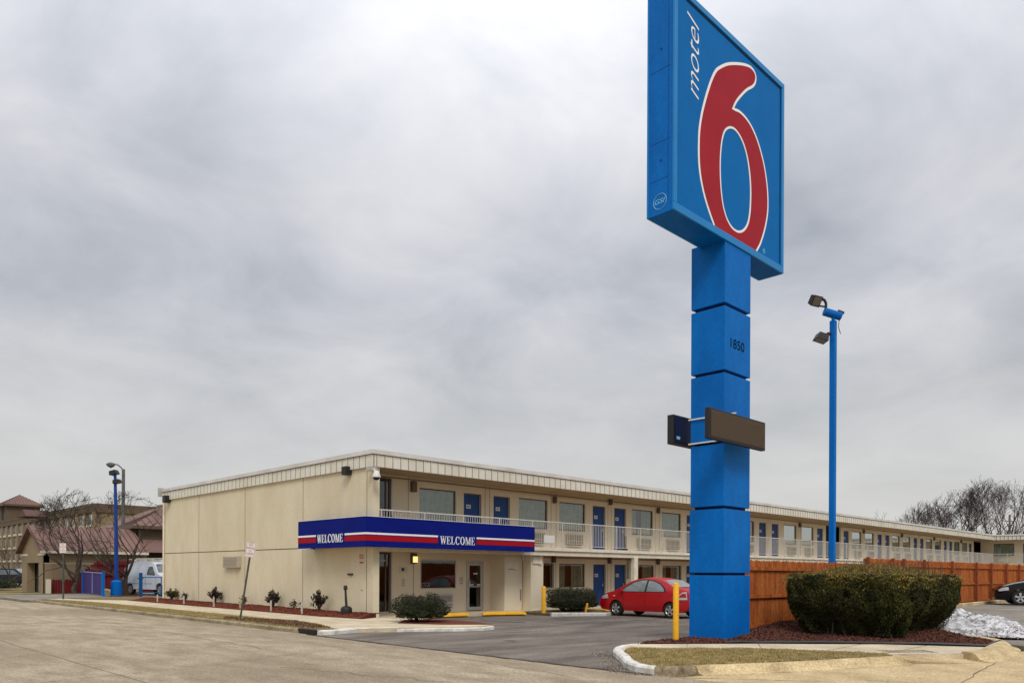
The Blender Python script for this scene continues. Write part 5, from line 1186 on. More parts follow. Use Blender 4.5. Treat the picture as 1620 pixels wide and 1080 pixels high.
tree('bare_tree', 15.6, 76, 0, 3.6, 43, 'small bare tree at the far left edge by the hotel', 'tree', 'bare ornamental trees', spread=0.6, trunk_r=0.13, fork=0.25, depth=5, limbs=3, up=0.35, twist=0.45, twigrad=0.010)
def wpt(px, py, d):   # helper used only to turn a sight line and a distance into a place
    a = (px-810)/1224; return (d*(fw.x+rt.x*a), d*(fw.y+rt.y*a))
trg = [(1468, 126, 14.0, 51, 'bare tree behind the roof, left end of the row'), (1512, 120, 15.3, 52, 'bare tree behind the roof, second from the left of the row'), (1560, 118, 16.6, 53, 'tallest bare tree rising over the far roof corner'), (1604, 122, 16.6, 54, 'bare tree above the wing roof near the utility pole'), (1650, 126, 15.5, 55, 'bare tree at the right edge above the wing roof')]
for px, d, h, s_, lab in trg:
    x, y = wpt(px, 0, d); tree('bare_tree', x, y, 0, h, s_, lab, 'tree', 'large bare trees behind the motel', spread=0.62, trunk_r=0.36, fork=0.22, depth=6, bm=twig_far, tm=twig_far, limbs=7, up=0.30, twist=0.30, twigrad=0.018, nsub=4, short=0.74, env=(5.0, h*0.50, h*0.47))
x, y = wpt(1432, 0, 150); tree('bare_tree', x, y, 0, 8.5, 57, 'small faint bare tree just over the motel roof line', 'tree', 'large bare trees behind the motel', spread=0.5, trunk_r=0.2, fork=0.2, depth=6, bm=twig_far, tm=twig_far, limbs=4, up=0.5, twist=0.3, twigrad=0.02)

# utility pole and overhead wires
ux, uy = wpt(1597, 0, 140); upo = empty('utility_pole', (ux, uy, 0), 0, 'grey wooden utility pole behind the wing roof on the right', 'utility pole')
MB().tube([(ux, uy, 0), (ux, uy, 12.4)], [0.22, 0.17], 8).build('pole', mat('pole_grey', (0.17, 0.15, 0.14), rough=1), upo)
MB().tube([(ux-1.0*rt.x, uy-1.0*rt.y, 11.2), (ux+1.0*rt.x, uy+1.0*rt.y, 11.2)], 0.07, 6).build('crossarm', mat('pole_grey', (0.17, 0.15, 0.14), rough=1), upo)
for k, (z0, z1) in enumerate(((11.25, 9.7), (9.3, 8.6))):
    bx, by = wpt(1180, 0, 210); n_ = 10; pts = []
    for i in range(n_+1):
        t = i/n_; pts.append((ux+(bx-ux)*t, uy+(by-uy)*t, z0+(z1-z0)*t+(-1.2*4*t*(1-t)*0.4)))
    wr_ = MB().tube(pts, 0.012, 4).build('power_line', black_m); tag(wr_, ('upper' if k == 0 else 'lower')+' faint overhead wire above the long motel roof', 'power line', 'overhead wires')

# ------------------------------------------------------------------ the hotel beyond
hot_w = mat('hotel_tan', (0.27, 0.205, 0.125), (0.23, 0.17, 0.10), scale=0.6, rough=0.9)
hot_d = mat('hotel_brown', (0.135, 0.095, 0.06), (0.105, 0.075, 0.05), scale=0.8, rough=0.9)
hot_roof = mat('hotel_roof', (0.20, 0.115, 0.092), (0.135, 0.08, 0.068), scale=0.5, rough=0.8)
hot_rib = mat('hotel_rib', (0.10, 0.055, 0.045), rough=0.8)
hot_trim = mat('hotel_trim', (0.58, 0.53, 0.42), rough=0.8)
win_pale = mat('hotel_window', (0.20, 0.20, 0.18), (0.05, 0.05, 0.045), scale=1.0, rough=0.25, lo=0.45, hi=0.55)
dark_open = mat('porch_dark', (0.045, 0.035, 0.025), rough=1)
# gabled porch building
gb = empty('hotel_porch_building', (14.1, 58.7, 0), 0, 'single-storey tan gabled hotel building with ribbed rose metal roof', 'building')
gx0, gy0, gy1, gx1, ez, rz_ = 14.15, 58.75, 64.7, 20.7, 2.98, 4.65
MB().box(gx0, gy0, -0.1, gx1, gy0+0.3, ez).build('side_wall', hot_w, gb); MB().box(gx0+0.3, gy1-0.3, -0.1, gx1, gy1, ez).build('side_wall', hot_w, gb)
gw = MB(); ym = (gy0+gy1)/2
skin_pts = [(gx0, gy0, 2.05), (gx0, gy0, ez), (gx0, ym, rz_-0.05), (gx0, gy1, ez), (gx0, gy1, 2.05)]
gw.plate(skin_pts, (1, 0, 0), 0.28); gw.box(gx0, gy0-0.02, -0.1, gx0+0.5, gy0+1.3, 2.05); gw.box(gx0, gy1-1.4, -0.1, gx0+0.5, gy1, 2.05); gw.build('gable_wall', hot_w, gb)
MB().box(gx0+0.6, gy0+0.32, -0.1, gx0+0.9, gy1-0.32, 2.9).build('porch_recess', dark_open, gb)
MB().box(gx0+0.10, gy0+1.3, -0.1, gx0+0.2, gy0+1.9, 2.0).build('porch_door', win_pale, gb)
rf = MB(); ov = 0.35
for s_ in (0, 1):
    ye = gy0-ov if s_ == 0 else gy1+ov
    rf.add([(gx0-ov, ye, ez-0.12), (gx1, ye, ez-0.12), (gx1, ym, rz_), (gx0-ov, ym, rz_), (gx0-ov, ye, ez-0.27), (gx1, ye, ez-0.27), (gx1, ym, rz_-0.15), (gx0-ov, ym, rz_-0.15)], [(0, 1, 2, 3), (7, 6, 5, 4), (0, 4, 5, 1), (1, 5, 6, 2), (2, 6, 7, 3), (3, 7, 4, 0)])
rb_ = rf.build('roof', hot_roof, gb); rr_ = MB(); x = gx0-ov+0.02
while x < gx1:
    sl0 = Vector((0, (ym-gy0+ov), (rz_-ez+0.12))).normalized(); nn = Vector((0, -sl0.z, sl0.y))
    rr_.plate([Vector((x, gy0-ov, ez-0.118)), Vector((x+0.05, gy0-ov, ez-0.118)), Vector((x+0.05, ym, rz_+0.002)), Vector((x, ym, rz_+0.002))], nn, 0.05); x += 0.42
rr_.build('roof_ribs', hot_rib, rb_)
MB().box(gx0-ov, gy0-ov-0.06, ez-0.30, gx1, gy0-ov-0.005, ez-0.13).box(gx0-0.03, gy0-0.05, 2.55, gx0+0.05, gy0+1.6, 2.68).box(gx0-0.03, gy1-1.6, 2.55, gx0+0.05, gy1, 2.68).box(gx0-0.03, gy0-0.03, 1.98, gx1, gy0, 2.02).build('eave_trim', hot_trim, gb)
MB().box(18.2, gy0-0.12, 2.05, 18.8, gy0-0.01, 2.3).build('wall_lamp', frame_dark, gb)
MB().box(gx0-0.05, gy0-0.8, 0, gx0+0.2, gy0-0.5, 0.95).build('stone_pier', hot_trim, gb)
# hip roofed part on the right
hb = empty('hotel_hip_building', (23.5, 60, 0), 0, 'brown hotel block with hipped rose roof just left of the motel wall', 'building')
MB().box(21.0, 61.5, -0.1, 31, 70, 4.95).build('wall', hot_d, hb)
h2 = MB(); ex0, ex1, ey0, ey1, e0, e1 = 20.5, 31.5, 61.0, 70.5, 4.95, 6.7
h2.add([(ex0, ey0, e0), (ex1, ey0, e0), (ex1, ey1, e0), (ex0, ey1, e0), (ex0+3.6, ey0+3.6, e1), (ex1-3.6, ey0+3.6, e1), (ex1-3.6, ey1-3.6, e1), (ex0+3.6, ey1-3.6, e1)], [(0, 1, 5, 4), (1, 2, 6, 5), (2, 3, 7, 6), (3, 0, 4, 7), (4, 5, 6, 7), (0, 3, 2, 1)])
h2.add([(20.9, 59.6, 2.9), (26.2, 59.6, 2.9), (26.2, 61.4, 3.9), (21.3, 61.4, 3.9)], [(0, 1, 2, 3)])
ho_ = h2.build('roof', hot_roof, hb)
rr_ = MB()
for k in range(12):
    u = ex0+0.4+k*0.55
    if u < ex0+3.6: rr_.tube([(u, ey0, e0+0.03), (u, ey0+(u-ex0), e0+0.03+(e1-e0)*(u-ex0)/3.6)], 0.03, 4)
    else: rr_.tube([(u, ey0, e0+0.03), (u, ey0+3.6, e1+0.03)], 0.03, 4)
    v = ey0+0.4+k*0.55
    if v < ey0+3.6: rr_.tube([(ex0, v, e0+0.03), (ex0+(v-ey0), v, e0+0.03+(e1-e0)*(v-ey0)/3.6)], 0.03, 4)
rr_.build('roof_ribs', hot_rib, ho_)
MB().box(ex0-0.05, ey0-0.05, e0-0.25, ex1, ey0+0.2, e0-0.005).box(ex0-0.05, ey0+0.2, e0-0.25, ex0+0.2, ey1, e0-0.005).build('eave', frame_dark, hb)
lat = MB()
for k in range(9):
    lat.tube([(20.9+k*0.28, 59.2, 0.8), (21.9+k*0.28, 59.2, 2.55)], 0.025, 4); lat.tube([(21.9+k*0.28, 59.19, 0.8), (20.9+k*0.28, 59.19, 2.55)], 0.025, 4)
lat.build('lattice_screen', hot_rib, hb)
# the four-storey wing
hw = empty('hotel_wing', (42.4, 145, 0), 0, 'long four-storey tan hotel wing with stacked windows behind the bare trees', 'hotel')
wx = 42.4; wy0, wy1 = 145.1, 236.0; ht = 12.6
MB().box(wx+0.3, wy0+0.3, 0, wx+60, wy1+12, ht).build('wall', hot_w, hw)
pr_ = MB(); pr_.box(wx-0.1, wy0, ht-0.05, wx+60, wy1+12, ht+0.5); pr_.box(wx-0.05, wy0+0.01, ht-1.0, wx+60, wy1+12, ht-0.06); pr_.build('parapet', hot_d, hw)
nb_ = 19; bw = (wy1-wy0)/nb_; mw = MB(); tr = MB()
for b_ in range(nb_):
    yb = wy0+b_*bw
    tr.box(wx-0.12, yb, 0, wx+0.29, yb+0.7, ht-1.02)
    for f in range(4):
        z = 0.9+f*2.9
        wo = MB().box(wx+0.20, yb+1.0, z, wx+0.29, yb+bw-0.4, z+1.7).build('window', win_pale, hw)
        MB().box(wx+0.14, yb+1.0, z, wx+0.195, yb+1.9, z+1.65).build('curtain', mat('hotel_curtain', (0.78, 0.78, 0.74), rough=0.8), wo)
        MB().box(wx+0.05, yb+0.9, z-0.5, wx+0.29, yb+bw-0.3, z-0.05).build('sill_panel', hot_trim, wo)
tr.build('pilaster', hot_w, hw)
MB().box(wx+14, wy0-0.2, ht-0.2, wx+60, wy0+10, ht+1.6).build('penthouse', mat('hotel_penthouse', (0.24, 0.17, 0.09), rough=0.9), hw)
# tower with a pyramid roof
tx0, ty0 = wpt(0, 0, 158)[0], wpt(62, 0, 158)[1]
tcx, tcy = wpt(31, 0, 188)
tb = empty('hotel_tower', (tcx, tcy, 0), 0, 'square tan hotel tower with pyramid roof at the far left', 'tower')
hs = 3.5; th_ = 17.2
MB().box(tcx-hs, tcy-hs, 0, tcx+hs, tcy+hs, th_).build('wall', hot_d, tb)
pyr = MB(); o_ = hs+0.75; cxx = tcx
pyr.add([(cxx-o_, tcy-o_, th_), (cxx+o_, tcy-o_, th_), (cxx+o_, tcy+o_, th_), (cxx-o_, tcy+o_, th_), (cxx, tcy, th_+2.6)], [(0, 1, 4), (1, 2, 4), (2, 3, 4), (3, 0, 4), (0, 3, 2, 1)])
po_ = pyr.build('roof', hot_roof, tb); rr_ = MB()
for k in range(-8, 9):
    u = k*0.55
    rr_.tube([(cxx+u, tcy-o_, th_+0.03), (cxx+u, tcy-abs(u), th_+0.04+2.6*(1-abs(u)/o_))], 0.05, 4); rr_.tube([(cxx-o_, tcy+u, th_+0.03), (cxx-abs(u), tcy+u, th_+0.04+2.6*(1-abs(u)/o_))], 0.05, 4)
rr_.build('roof_ribs', hot_rib, po_)
MB().box(cxx-o_-0.05, tcy-o_-0.05, th_-0.45, cxx+o_, tcy+o_, th_-0.01).build('eave', frame_dark, tb)
MB().box(tcx-hs-0.1, tcy-0.6, 13.5, tcx-hs-0.01, tcy+0.9, 16.6).build('tower_window', dark_open, tb)
# dormer roof in front of the tower
dr = MB(); dx, dy = wpt(40, 0, 152); dr.add([(dx-0.5, dy-2.5, 12.0), (dx+4, dy-2.5, 12.0), (dx+4, dy-0.3, 13.4), (dx-0.5, dy-0.3, 13.4), (dx-0.5, dy+5, 12.0), (dx+4, dy+5, 12.0)], [(0, 1, 2, 3), (3, 2, 5, 4), (0, 3, 4), (1, 5, 2)])
dr.build('dormer_roof', hot_rib, hw)

# red fence enclosure by the gabled building
rf_ = empty('red_fence', (18, 59, 0), 0, 'dark red board fence enclosure in front of the gabled hotel building', 'fence')
def yfence(root, pts, H0, m, seed):
    r = random.Random(seed); mb = MB()
    for i in range(len(pts)-1):
        a = Vector((*pts[i][:2], 0)); b = Vector((*pts[i+1][:2], 0)); L = (b-a).length; n = int(L/0.16); d = (b-a)/n; nn = Vector((-d.y, d.x, 0)).normalized()
        for k in range(n):
            p = a+d*k; q = p+d*0.93; t = pts[i][2]+(pts[i+1][2]-pts[i][2])*k/n+r.uniform(-.015, .015); m_ = (p+q)/2
            mb.plate([Vector((p.x, p.y, 0)), Vector((q.x, q.y, 0)), Vector((q.x, q.y, t-0.06)), Vector((m_.x, m_.y, t)), Vector((p.x, p.y, t-0.06))], nn, 0.02)
    return mb.build('boards', m, root)
yfence(rf_, [(14.2, 58.3, 0.95), (15.8, 58.3, 0.95)], 1, red_fence_m, 1)
yfence(rf_, [(15.8, 58.3, 1.15), (17.2, 58.3, 2.25), (23.0, 58.4, 2.25)], 1, red_fence_m, 2)
for z in (1.95, 1.2, 0.35): MB().box(17.2, 58.2, z, 23.0, 58.27, z+0.08).build('rail', red_fence_m, rf_)
# blue gate with purple mesh
gt = empty('blue_gate', (15.9, 54, 0), 0, 'blue framed gate with purple mesh standing before the red fence', 'gate')
gx_, gy_ = 15.05, 49.76; hx_, hy_ = 16.0, 57.0
MB().box(gx_-0.07, gy_-0.07, -0.05, gx_+0.07, gy_+0.07, 1.50).build('post', pylon_blue, gt)
MB().box(hx_-0.07, hy_-0.07, -0.05, hx_+0.07, hy_+0.07, 1.55).build('post', pylon_blue, gt)
MB().tube([(gx_, gy_, 1.38), (hx_, hy_, 1.45)], 0.03, 6).tube([((gx_+hx_)/2, (gy_+hy_)/2, 0.1), ((gx_+hx_)/2, (gy_+hy_)/2, 1.42)], 0.03, 6).build('top_bar', mat('bar_lilac', (0.30, 0.32, 0.55), rough=0.5), gt)
MB().plate([(gx_, gy_, 0.08), (hx_, hy_, 0.08), (hx_, hy_, 1.42), (gx_, gy_, 1.36)], (1, 0, 0), 0.02).build('mesh_panel', mat('purple_mesh', (0.035, 0.022, 0.13), (0.06, 0.03, 0.16), scale=8, rough=0.8), gt)
# low blue rail by the van
br_ = empty('blue_rail', (16.8, 48.4, 0), 0, 'low blue steel rail barrier in front of the white van', 'barrier')
MB().box(16.68, 48.45, 0, 16.84, 48.6, 1.42).build('post', mat('rail_blue_dark', (0.0, 0.07, 0.22), rough=0.5), br_)
MB().tube([(16.8, 48.5, 1.15), (17.9, 46.6, 1.15)], 0.03, 6).tube([(17.5, 47.3, 1.15), (17.5, 47.3, 0.0)], 0.03, 6).tube([(16.8, 48.5, 0.25), (17.9, 46.6, 0.25)], 0.03, 6).build('bar', mat('rail_blue_dark', (0.0, 0.07, 0.22), rough=0.5), br_)
# boulders by the gate
rock_m = mat('rock_tan', (0.36, 0.27, 0.14), (0.24, 0.18, 0.10), scale=5, rough=0.95)
for i, (px, d_, s_, lab) in enumerate(((143, 53, 0.30, 'small tan boulder at the foot of the purple gate panel'), (155, 51.5, 0.36, 'tan boulder just left of the gate post nearest the lamp'), (167, 50.5, 0.34, 'ochre boulder between gate post and lamp base'), (212, 52, 0.28, 'ochre boulder beside the van wheel'))):
    x, y = wpt(px, 0, d_); bm_ = bmesh.new(); bmesh.ops.create_icosphere(bm_, subdivisions=3, radius=1)
    for v in bm_.verts: v.co *= 1+0.25*mnoise.noise(v.co*1.5+Vector((i*5, 0, 0))); v.co = Vector((v.co.x*s_*1.2, v.co.y*s_*1.1, v.co.z*s_*0.8+0.1))
    me = bpy.data.meshes.new('boulder'); bm_.to_mesh(me); bm_.free(); me.materials.append(rock_m)
    o = bpy.data.objects.new('boulder', me); C.objects.link(o); o.location = (x, y, 0); tag(o, lab, 'rock', 'boulders by the gate')
# ground around the gate and hotel: lawn, drive, pale kerbs
sheet('lawn', [(11.0, 48.5), (13.0, 47.6), (14.0, 42.6), (15.3, 42.5), (40, 42.5), (40, 140), (10.9, 140), (10.9, 62)], -0.012, mat('lawn_dry', (0.17, 0.13, 0.055), (0.10, 0.085, 0.035), scale=0.7, rough=1, c3=(0.26, 0.17, 0.05), scale3=0.3, amt3=0.6), step=0, skirt=0.1)
sheet('driveway', [(10.3, 46.4), (11.2, 46.4), (14.6, 49.0), (16.3, 48.6), (40, 44.5), (40, 57.5), (17, 57.8), (14.2, 55.8), (10.3, 54.5)], -0.004, side_asphalt, step=0, skirt=0.1)
crack([(10.7, 57.2), (15.0, 49.6)], 0.30, 0.004, white_paint, 'pale_kerb'); crack([(10.7, 63.0), (14.5, 64.0)], 0.5, 0.004, mat('yellow_curb', (0.50, 0.33, 0.06), rough=0.8), 'yellow_kerb_line'); crack([(10.7, 60.0), (14.1, 59.0)], 0.6, 0.003, walk_conc, 'pale_kerb')
bush('low_shrub', 13.6, 70.5, 1.5, 1.6, 0.85, 0, 3500, 0.10, bush_m, 'low dark clipped shrubs at the far left in front of the hotel', 'bush', None, 81, 0.3, 10)
o = leaves('ground_cover', chip, [(x, y, 0.01) for x, y, z in scatter([(15.2, 49.3), (16.6, 48.8), (18.5, 52.5), (17.6, 53.6)], 1800, lambda x, y: 0, 15)], 0.09, seed=16, aspect=0.5); tag(o, 'brown leaf mulch under the bare tree by the lamp base', 'mulch', kind='stuff')

# ------------------------------------------------------------------ vehicles
def vehicle(name, loc, rz, prof, arches, Wf, glassF, m_body, label, cat, wheel_r, wheel_x, track, hub='5', side_wins=(), ends=(), group=None, trims=()):
    """prof: closed side outline (x forward, z) without arches; Wf(x,z) half width; arches: (x centre, radius)"""
    root = empty(name, (0, 0, 0), 0, label, cat, group)
    top = prof['top']; zb = prof['bottom']
    # outline with arches cut from the sill line
    out = list(top); x_end = top[-1][0]; x_st = top[0][0]; low = []
    xs = x_end; dirn = -1
    for cx_, r_ in sorted(arches, key=lambda a: -a[0]):
        low.append((cx_+r_, zb))
        for k in range(1, 12): t = PI*k/12; low.append((cx_+r_*math.cos(t), zb+0.02+r_*math.sin(t)*(wheel_r+r_*0+0.06+wheel_r-zb)/(r_)*0.98 if False else zb+(wheel_r*1.16+wheel_r-zb)*math.sin(t)))
        low.append((cx_-r_, zb))
    outline = out+low
    bm_ = bmesh.new(); f = bm_.faces.new([bm_.verts.new((x, 0, z)) for x, z in outline])
    xmin = min(p[0] for p in outline); xmax = max(p[0] for p in outline); zmax = max(p[1] for p in outline)
    k = xmin+0.12
    while k < xmax: bmesh.ops.bisect_plane(bm_, geom=bm_.verts[:]+bm_.edges[:]+bm_.faces[:], plane_co=(k, 0, 0), plane_no=(1, 0, 0)); k += 0.12
    k = zb+0.09
    while k < zmax: bmesh.ops.bisect_plane(bm_, geom=bm_.verts[:]+bm_.edges[:]+bm_.faces[:], plane_co=(0, 0, k), plane_no=(0, 0, 1)); k += 0.09
    be = [e for e in bm_.edges if e.is_boundary]; bvs = set(v for e in be for v in e.verts)
    # second side and the skin across the car
    L_ = list(bm_.verts)
    ret = bmesh.ops.duplicate(bm_, geom=bm_.verts[:]+bm_.edges[:]+bm_.faces[:]); vm = ret['vert_map']
    n = 8; rows = {}
    for v in list(bvs):
        x, z = v.co.x, v.co.z; w_ = Wf(x, z); rows[v] = [v]
        for i in range(1, n):
            u = -1+2*i/n; crown = (1-u*u)*0.035*(1 if z > 0.5 else 0)
            rows[v].append(bm_.verts.new((x, -w_*(-u) if False else w_*u*-1*-1, z+crown)))
        rows[v].append(vm[v])
    for e in be:
        a, b = e.verts
        for i in range(n):
            try: bm_.faces.new((rows[a][i], rows[b][i], rows[b][i+1], rows[a][i+1]))
            except ValueError: pass
    first = set()
    for v in bvs: first.add(v)
    dup = set(vm[v] for v in L_)
    inner = set(q for v in rows for q in rows[v][1:-1])
    for v in bm_.verts:
        if v in inner: continue
        v.co.y = (Wf(v.co.x, v.co.z) if v in dup else -Wf(v.co.x, v.co.z))
    bmesh.ops.recalc_face_normals(bm_, faces=bm_.faces)
    me = bpy.data.meshes.new('body'); bm_.to_mesh(me); bm_.free(); me.materials.append(m_body)
    for p in me.polygons: p.use_smooth = True
    try: me.set_sharp_from_angle(angle=math.radians(38))
    except Exception: pass
    body = bpy.data.objects.new('body', me); C.objects.link(body); body.parent = root
    # dark floor and wheel wells
    ub = MB(); ub.box(xmin+0.25, -0.55, zb+0.02, xmax-0.25, 0.55, zb+0.35)
    for cx_, r_ in arches: ub.box(cx_-r_-0.02, -0.62, zb+0.03, cx_+r_+0.02, 0.62, zb+0.42)
    ub.build('underbody', black_m, root)
    def strip(nm, poly, m, off=0.008, side=-1, parent=body):
        b2 = bmesh.new(); f2 = b2.faces.new([b2.verts.new((x, 0, z)) for x, z in poly])
        xs_ = [p[0] for p in poly]; zs_ = [p[1] for p in poly]; k = min(xs_)+0.1
        while k < max(xs_): bmesh.ops.bisect_plane(b2, geom=b2.verts[:]+b2.edges[:]+b2.faces[:], plane_co=(k, 0, 0), plane_no=(1, 0, 0)); k += 0.1
        k = min(zs_)+0.08
        while k < max(zs_): bmesh.ops.bisect_plane(b2, geom=b2.verts[:]+b2.edges[:]+b2.faces[:], plane_co=(0, 0, k), plane_no=(0, 0, 1)); k += 0.08
        for v in b2.verts: v.co.y = side*(Wf(v.co.x, v.co.z)+off)
        m3 = bpy.data.meshes.new(nm); b2.to_mesh(m3); b2.free(); m3.materials.append(m)
        for p in m3.polygons: p.use_smooth = True
        o = bpy.data.objects.new(nm, m3); C.objects.link(o); o.parent = parent; return o
    for nm, poly, m, off in side_wins:
        for s_ in (-1, 1): strip(nm, poly, m, off, s_, root if nm in ('side_window', 'headlight', 'tail_light') else body)
    # wind screens: bands lying on the outline
    for nm, a, b, m in ends:
        mb = MB(); nseg = 6; vs = []; fs = []
        a = Vector(a); b = Vector(b); nrm = Vector((-(b.y-a.y), (b.x-a.x))).normalized()
        if nrm.y < 0: nrm = -nrm
        for i in range(nseg+1):
            p = a.lerp(b, i/nseg); w_ = Wf(p.x, p.y)-0.07
            for j_ in range(9):
                u = -1+j_/4; vs.append((p.x+nrm.x*0.012, w_*u, p.y+nrm.y*0.012+(1-u*u)*0.035))
        for i in range(nseg):
            for j_ in range(8): fs.append((i*9+j_, i*9+j_+1, (i+1)*9+j_+1, (i+1)*9+j_))
        mb.add(vs, fs); mb.build(nm, m, root, smooth=True)
    # wheels
    for wx_ in wheel_x:
        for s_ in (-1, 1):
            yo = s_*track; wi = 0.10
            prof_ = [(wheel_r*0.66, -wi), (wheel_r*0.93, -wi), (wheel_r, -wi*0.7), (wheel_r, wi*0.7), (wheel_r*0.93, wi), (wheel_r*0.66, wi)]
            tl = MB(); n_ = 28; vs = []; fs = []
            for k in range(n_):
                t = 2*PI*k/n_
                for r_, h in prof_: vs.append((wx_+r_*math.cos(t), yo+h, wheel_r+r_*math.sin(t)))
            for k in range(n_):
                for i in range(5): fs.append((k*6+i, ((k+1) % n_)*6+i, ((k+1) % n_)*6+i+1, k*6+i+1))
            whl = tl.add(vs, fs).build('wheel', tyre_m, root, smooth=False)
            rm = MB(); yf_ = yo+s_*0.075
            ring = [(wx_+wheel_r*q*math.cos(2*PI*k/n_), yf_+s_*o2, wheel_r+wheel_r*q*math.sin(2*PI*k/n_)) for q, o2 in ((0.68, 0.015), (0.60, -0.01)) for k in range(n_)]
            rm.add(ring, [(k, (k+1) % n_, n_+(k+1) % n_, n_+k) for k in range(n_)])
            ns_ = 5 if hub == '5' else 7
            for k in range(ns_):
                t = 2*PI*k/ns_+0.3; dv_ = Vector((math.cos(t), 0, math.sin(t))); pv = Vector((-math.sin(t), 0, math.cos(t))); c_ = Vector((wx_, yf_, wheel_r))
                rm.plate([c_+dv_*wheel_r*0.08-pv*wheel_r*0.09, c_+dv_*wheel_r*0.63-pv*wheel_r*0.15, c_+dv_*wheel_r*0.63+pv*wheel_r*0.15, c_+dv_*wheel_r*0.08+pv*wheel_r*0.09], (0, s_, 0), 0.02)
            rm.build('rim', rim_m, whl)
            dk = MB(); dk.add([(wx_+wheel_r*0.66*math.cos(2*PI*k/n_), yf_-s_*0.03, wheel_r+wheel_r*0.66*math.sin(2*PI*k/n_)) for k in range(n_)], [tuple(range(n_))]); dk.build('brake_shadow', mat('brake_dark', (0.03, 0.03, 0.03), rough=0.8), whl)
    root.location = loc; root.rotation_euler = (0, 0, rz); return root, body
car_red = mat('car_red', (0.46, 0.006, 0.012), rough=0.25, spec=0.6)
car_black = mat('car_black', (0.003, 0.003, 0.005), rough=0.10, spec=0.35)
van_white = mat('van_white', (0.55, 0.58, 0.64), (0.48, 0.52, 0.58), scale=2, rough=0.35)
carglass = mat('car_glass', (0.045, 0.055, 0.055), (0.11, 0.13, 0.125), scale=3, rough=0.05, spec=0.9)
carglass_l = mat('car_glass_pale', (0.16, 0.19, 0.19), (0.25, 0.28, 0.28), scale=3, rough=0.05, spec=0.9)
lamp_clear = mat('lamp_clear', (0.5, 0.5, 0.52), rough=0.1)
lamp_red = mat('lamp_red', (0.35, 0.02, 0.02), rough=0.15)
trim_blk = mat('trim_black', (0.02, 0.02, 0.02), rough=0.5)
def W_sedan(hw, roofw, L0, L1, belt, roof):
    def f(x, z):
        w_ = hw
        w_ -= hw*0.20*sm((x-(L1-0.55))/0.55)**1.5 + hw*0.15*sm(((L0+0.45)-x)/0.45)**1.5
        w_ -= 0.05*sm((0.45-z)/0.3)
        if z > belt: w_ -= (hw-roofw)*min(1, (z-belt)/(roof-belt))**1.15
        else: w_ += 0.012*math.sin(max(0, (z-0.35))/(belt-0.35)*PI)
        return max(0.2, w_)
    return f
# red compact: x forward, length 4.3
topR = [(-1.92, 0.30), (-2.02, 0.45), (-2.04, 0.62), (-2.00, 0.95), (-1.93, 1.06), (-1.72, 1.10), (-1.45, 1.13), (-1.18, 1.28), (-0.85, 1.42), (-0.45, 1.49), (0.0, 1.50), (0.35, 1.46), (0.65, 1.36), (1.10, 1.10), (1.30, 1.00), (1.70, 0.91), (2.0, 0.80), (2.16, 0.66), (2.20, 0.50), (2.18, 0.34), (2.08, 0.24)]
redwins = [('side_window', [(-1.02, 1.00), (-0.98, 1.10), (-0.78, 1.27), (-0.5, 1.37), (-0.22, 1.41), (-0.20, 0.99)], carglass_l, 0.006), ('side_window', [(-0.12, 0.99), (-0.14, 1.42), (0.15, 1.41), (0.48, 1.32), (0.98, 1.02), (0.95, 0.98)], carglass_l, 0.006),
           ('window_seal', [(-1.10, 0.975), (-1.04, 1.13), (-0.80, 1.31), (-0.48, 1.41), (-0.12, 1.45), (0.18, 1.44), (0.52, 1.345), (1.08, 1.03), (1.06, 0.955)], trim_blk, 0.003),
           ('door_seam', [(-0.18, 0.40), (-0.165, 0.40), (-0.155, 0.97), (-0.17, 0.97)], trim_blk, 0.004), ('door_seam', [(0.88, 0.42), (0.895, 0.42), (0.92, 0.96), (0.905, 0.96)], trim_blk, 0.004),
           ('door_handle', [(-0.02, 0.83), (0.16, 0.83), (0.16, 0.865), (-0.02, 0.865)], car_red, 0.02), ('door_handle', [(-0.95, 0.84), (-0.78, 0.84), (-0.78, 0.875), (-0.95, 0.875)], car_red, 0.02),
           ('headlight', [(1.62, 0.70), (1.98, 0.66), (2.05, 0.72), (1.92, 0.80), (1.66, 0.86)], lamp_clear, 0.008), ('turn_lamp', [(1.28, 0.78), (1.38, 0.78), (1.38, 0.82), (1.28, 0.82)], lamp_clear, 0.010),
           ('tail_light', [(-1.98, 0.72), (-1.52, 0.70), (-1.80, 0.99), (-1.94, 1.01)], lamp_clear, 0.008), ('tail_lens', [(-1.95, 0.80), (-1.64, 0.79), (-1.80, 0.94), (-1.92, 0.95)], lamp_red, 0.012),
           ('side_bumper_seam', [(-2.0, 0.60), (-1.40, 0.66), (-1.40, 0.675), (-2.0, 0.615)], trim_blk, 0.004)]
car, bd_ = vehicle('parked_car', (25.45, 17.75, -0.157), math.radians(90), dict(top=topR, bottom=0.22), [(-1.28, 0.36), (1.25, 0.36)], W_sedan(0.83, 0.60, -2.04, 2.2, 0.96, 1.50), None, car_red,
    'small red hatchback-like sedan parked nose-in at the blue room doors', 'car', 0.30, (-1.28, 1.25), 0.73, '5', redwins, [('windscreen', (0.70, 1.345), (1.18, 1.055), carglass), ('rear_window', (-1.42, 1.145), (-0.92, 1.405), carglass_l)], 'parked cars')
MB().box(0.86, 0.86, 0.98, 1.0, 1.02, 1.10).build('mirror', car_red, None).parent = car
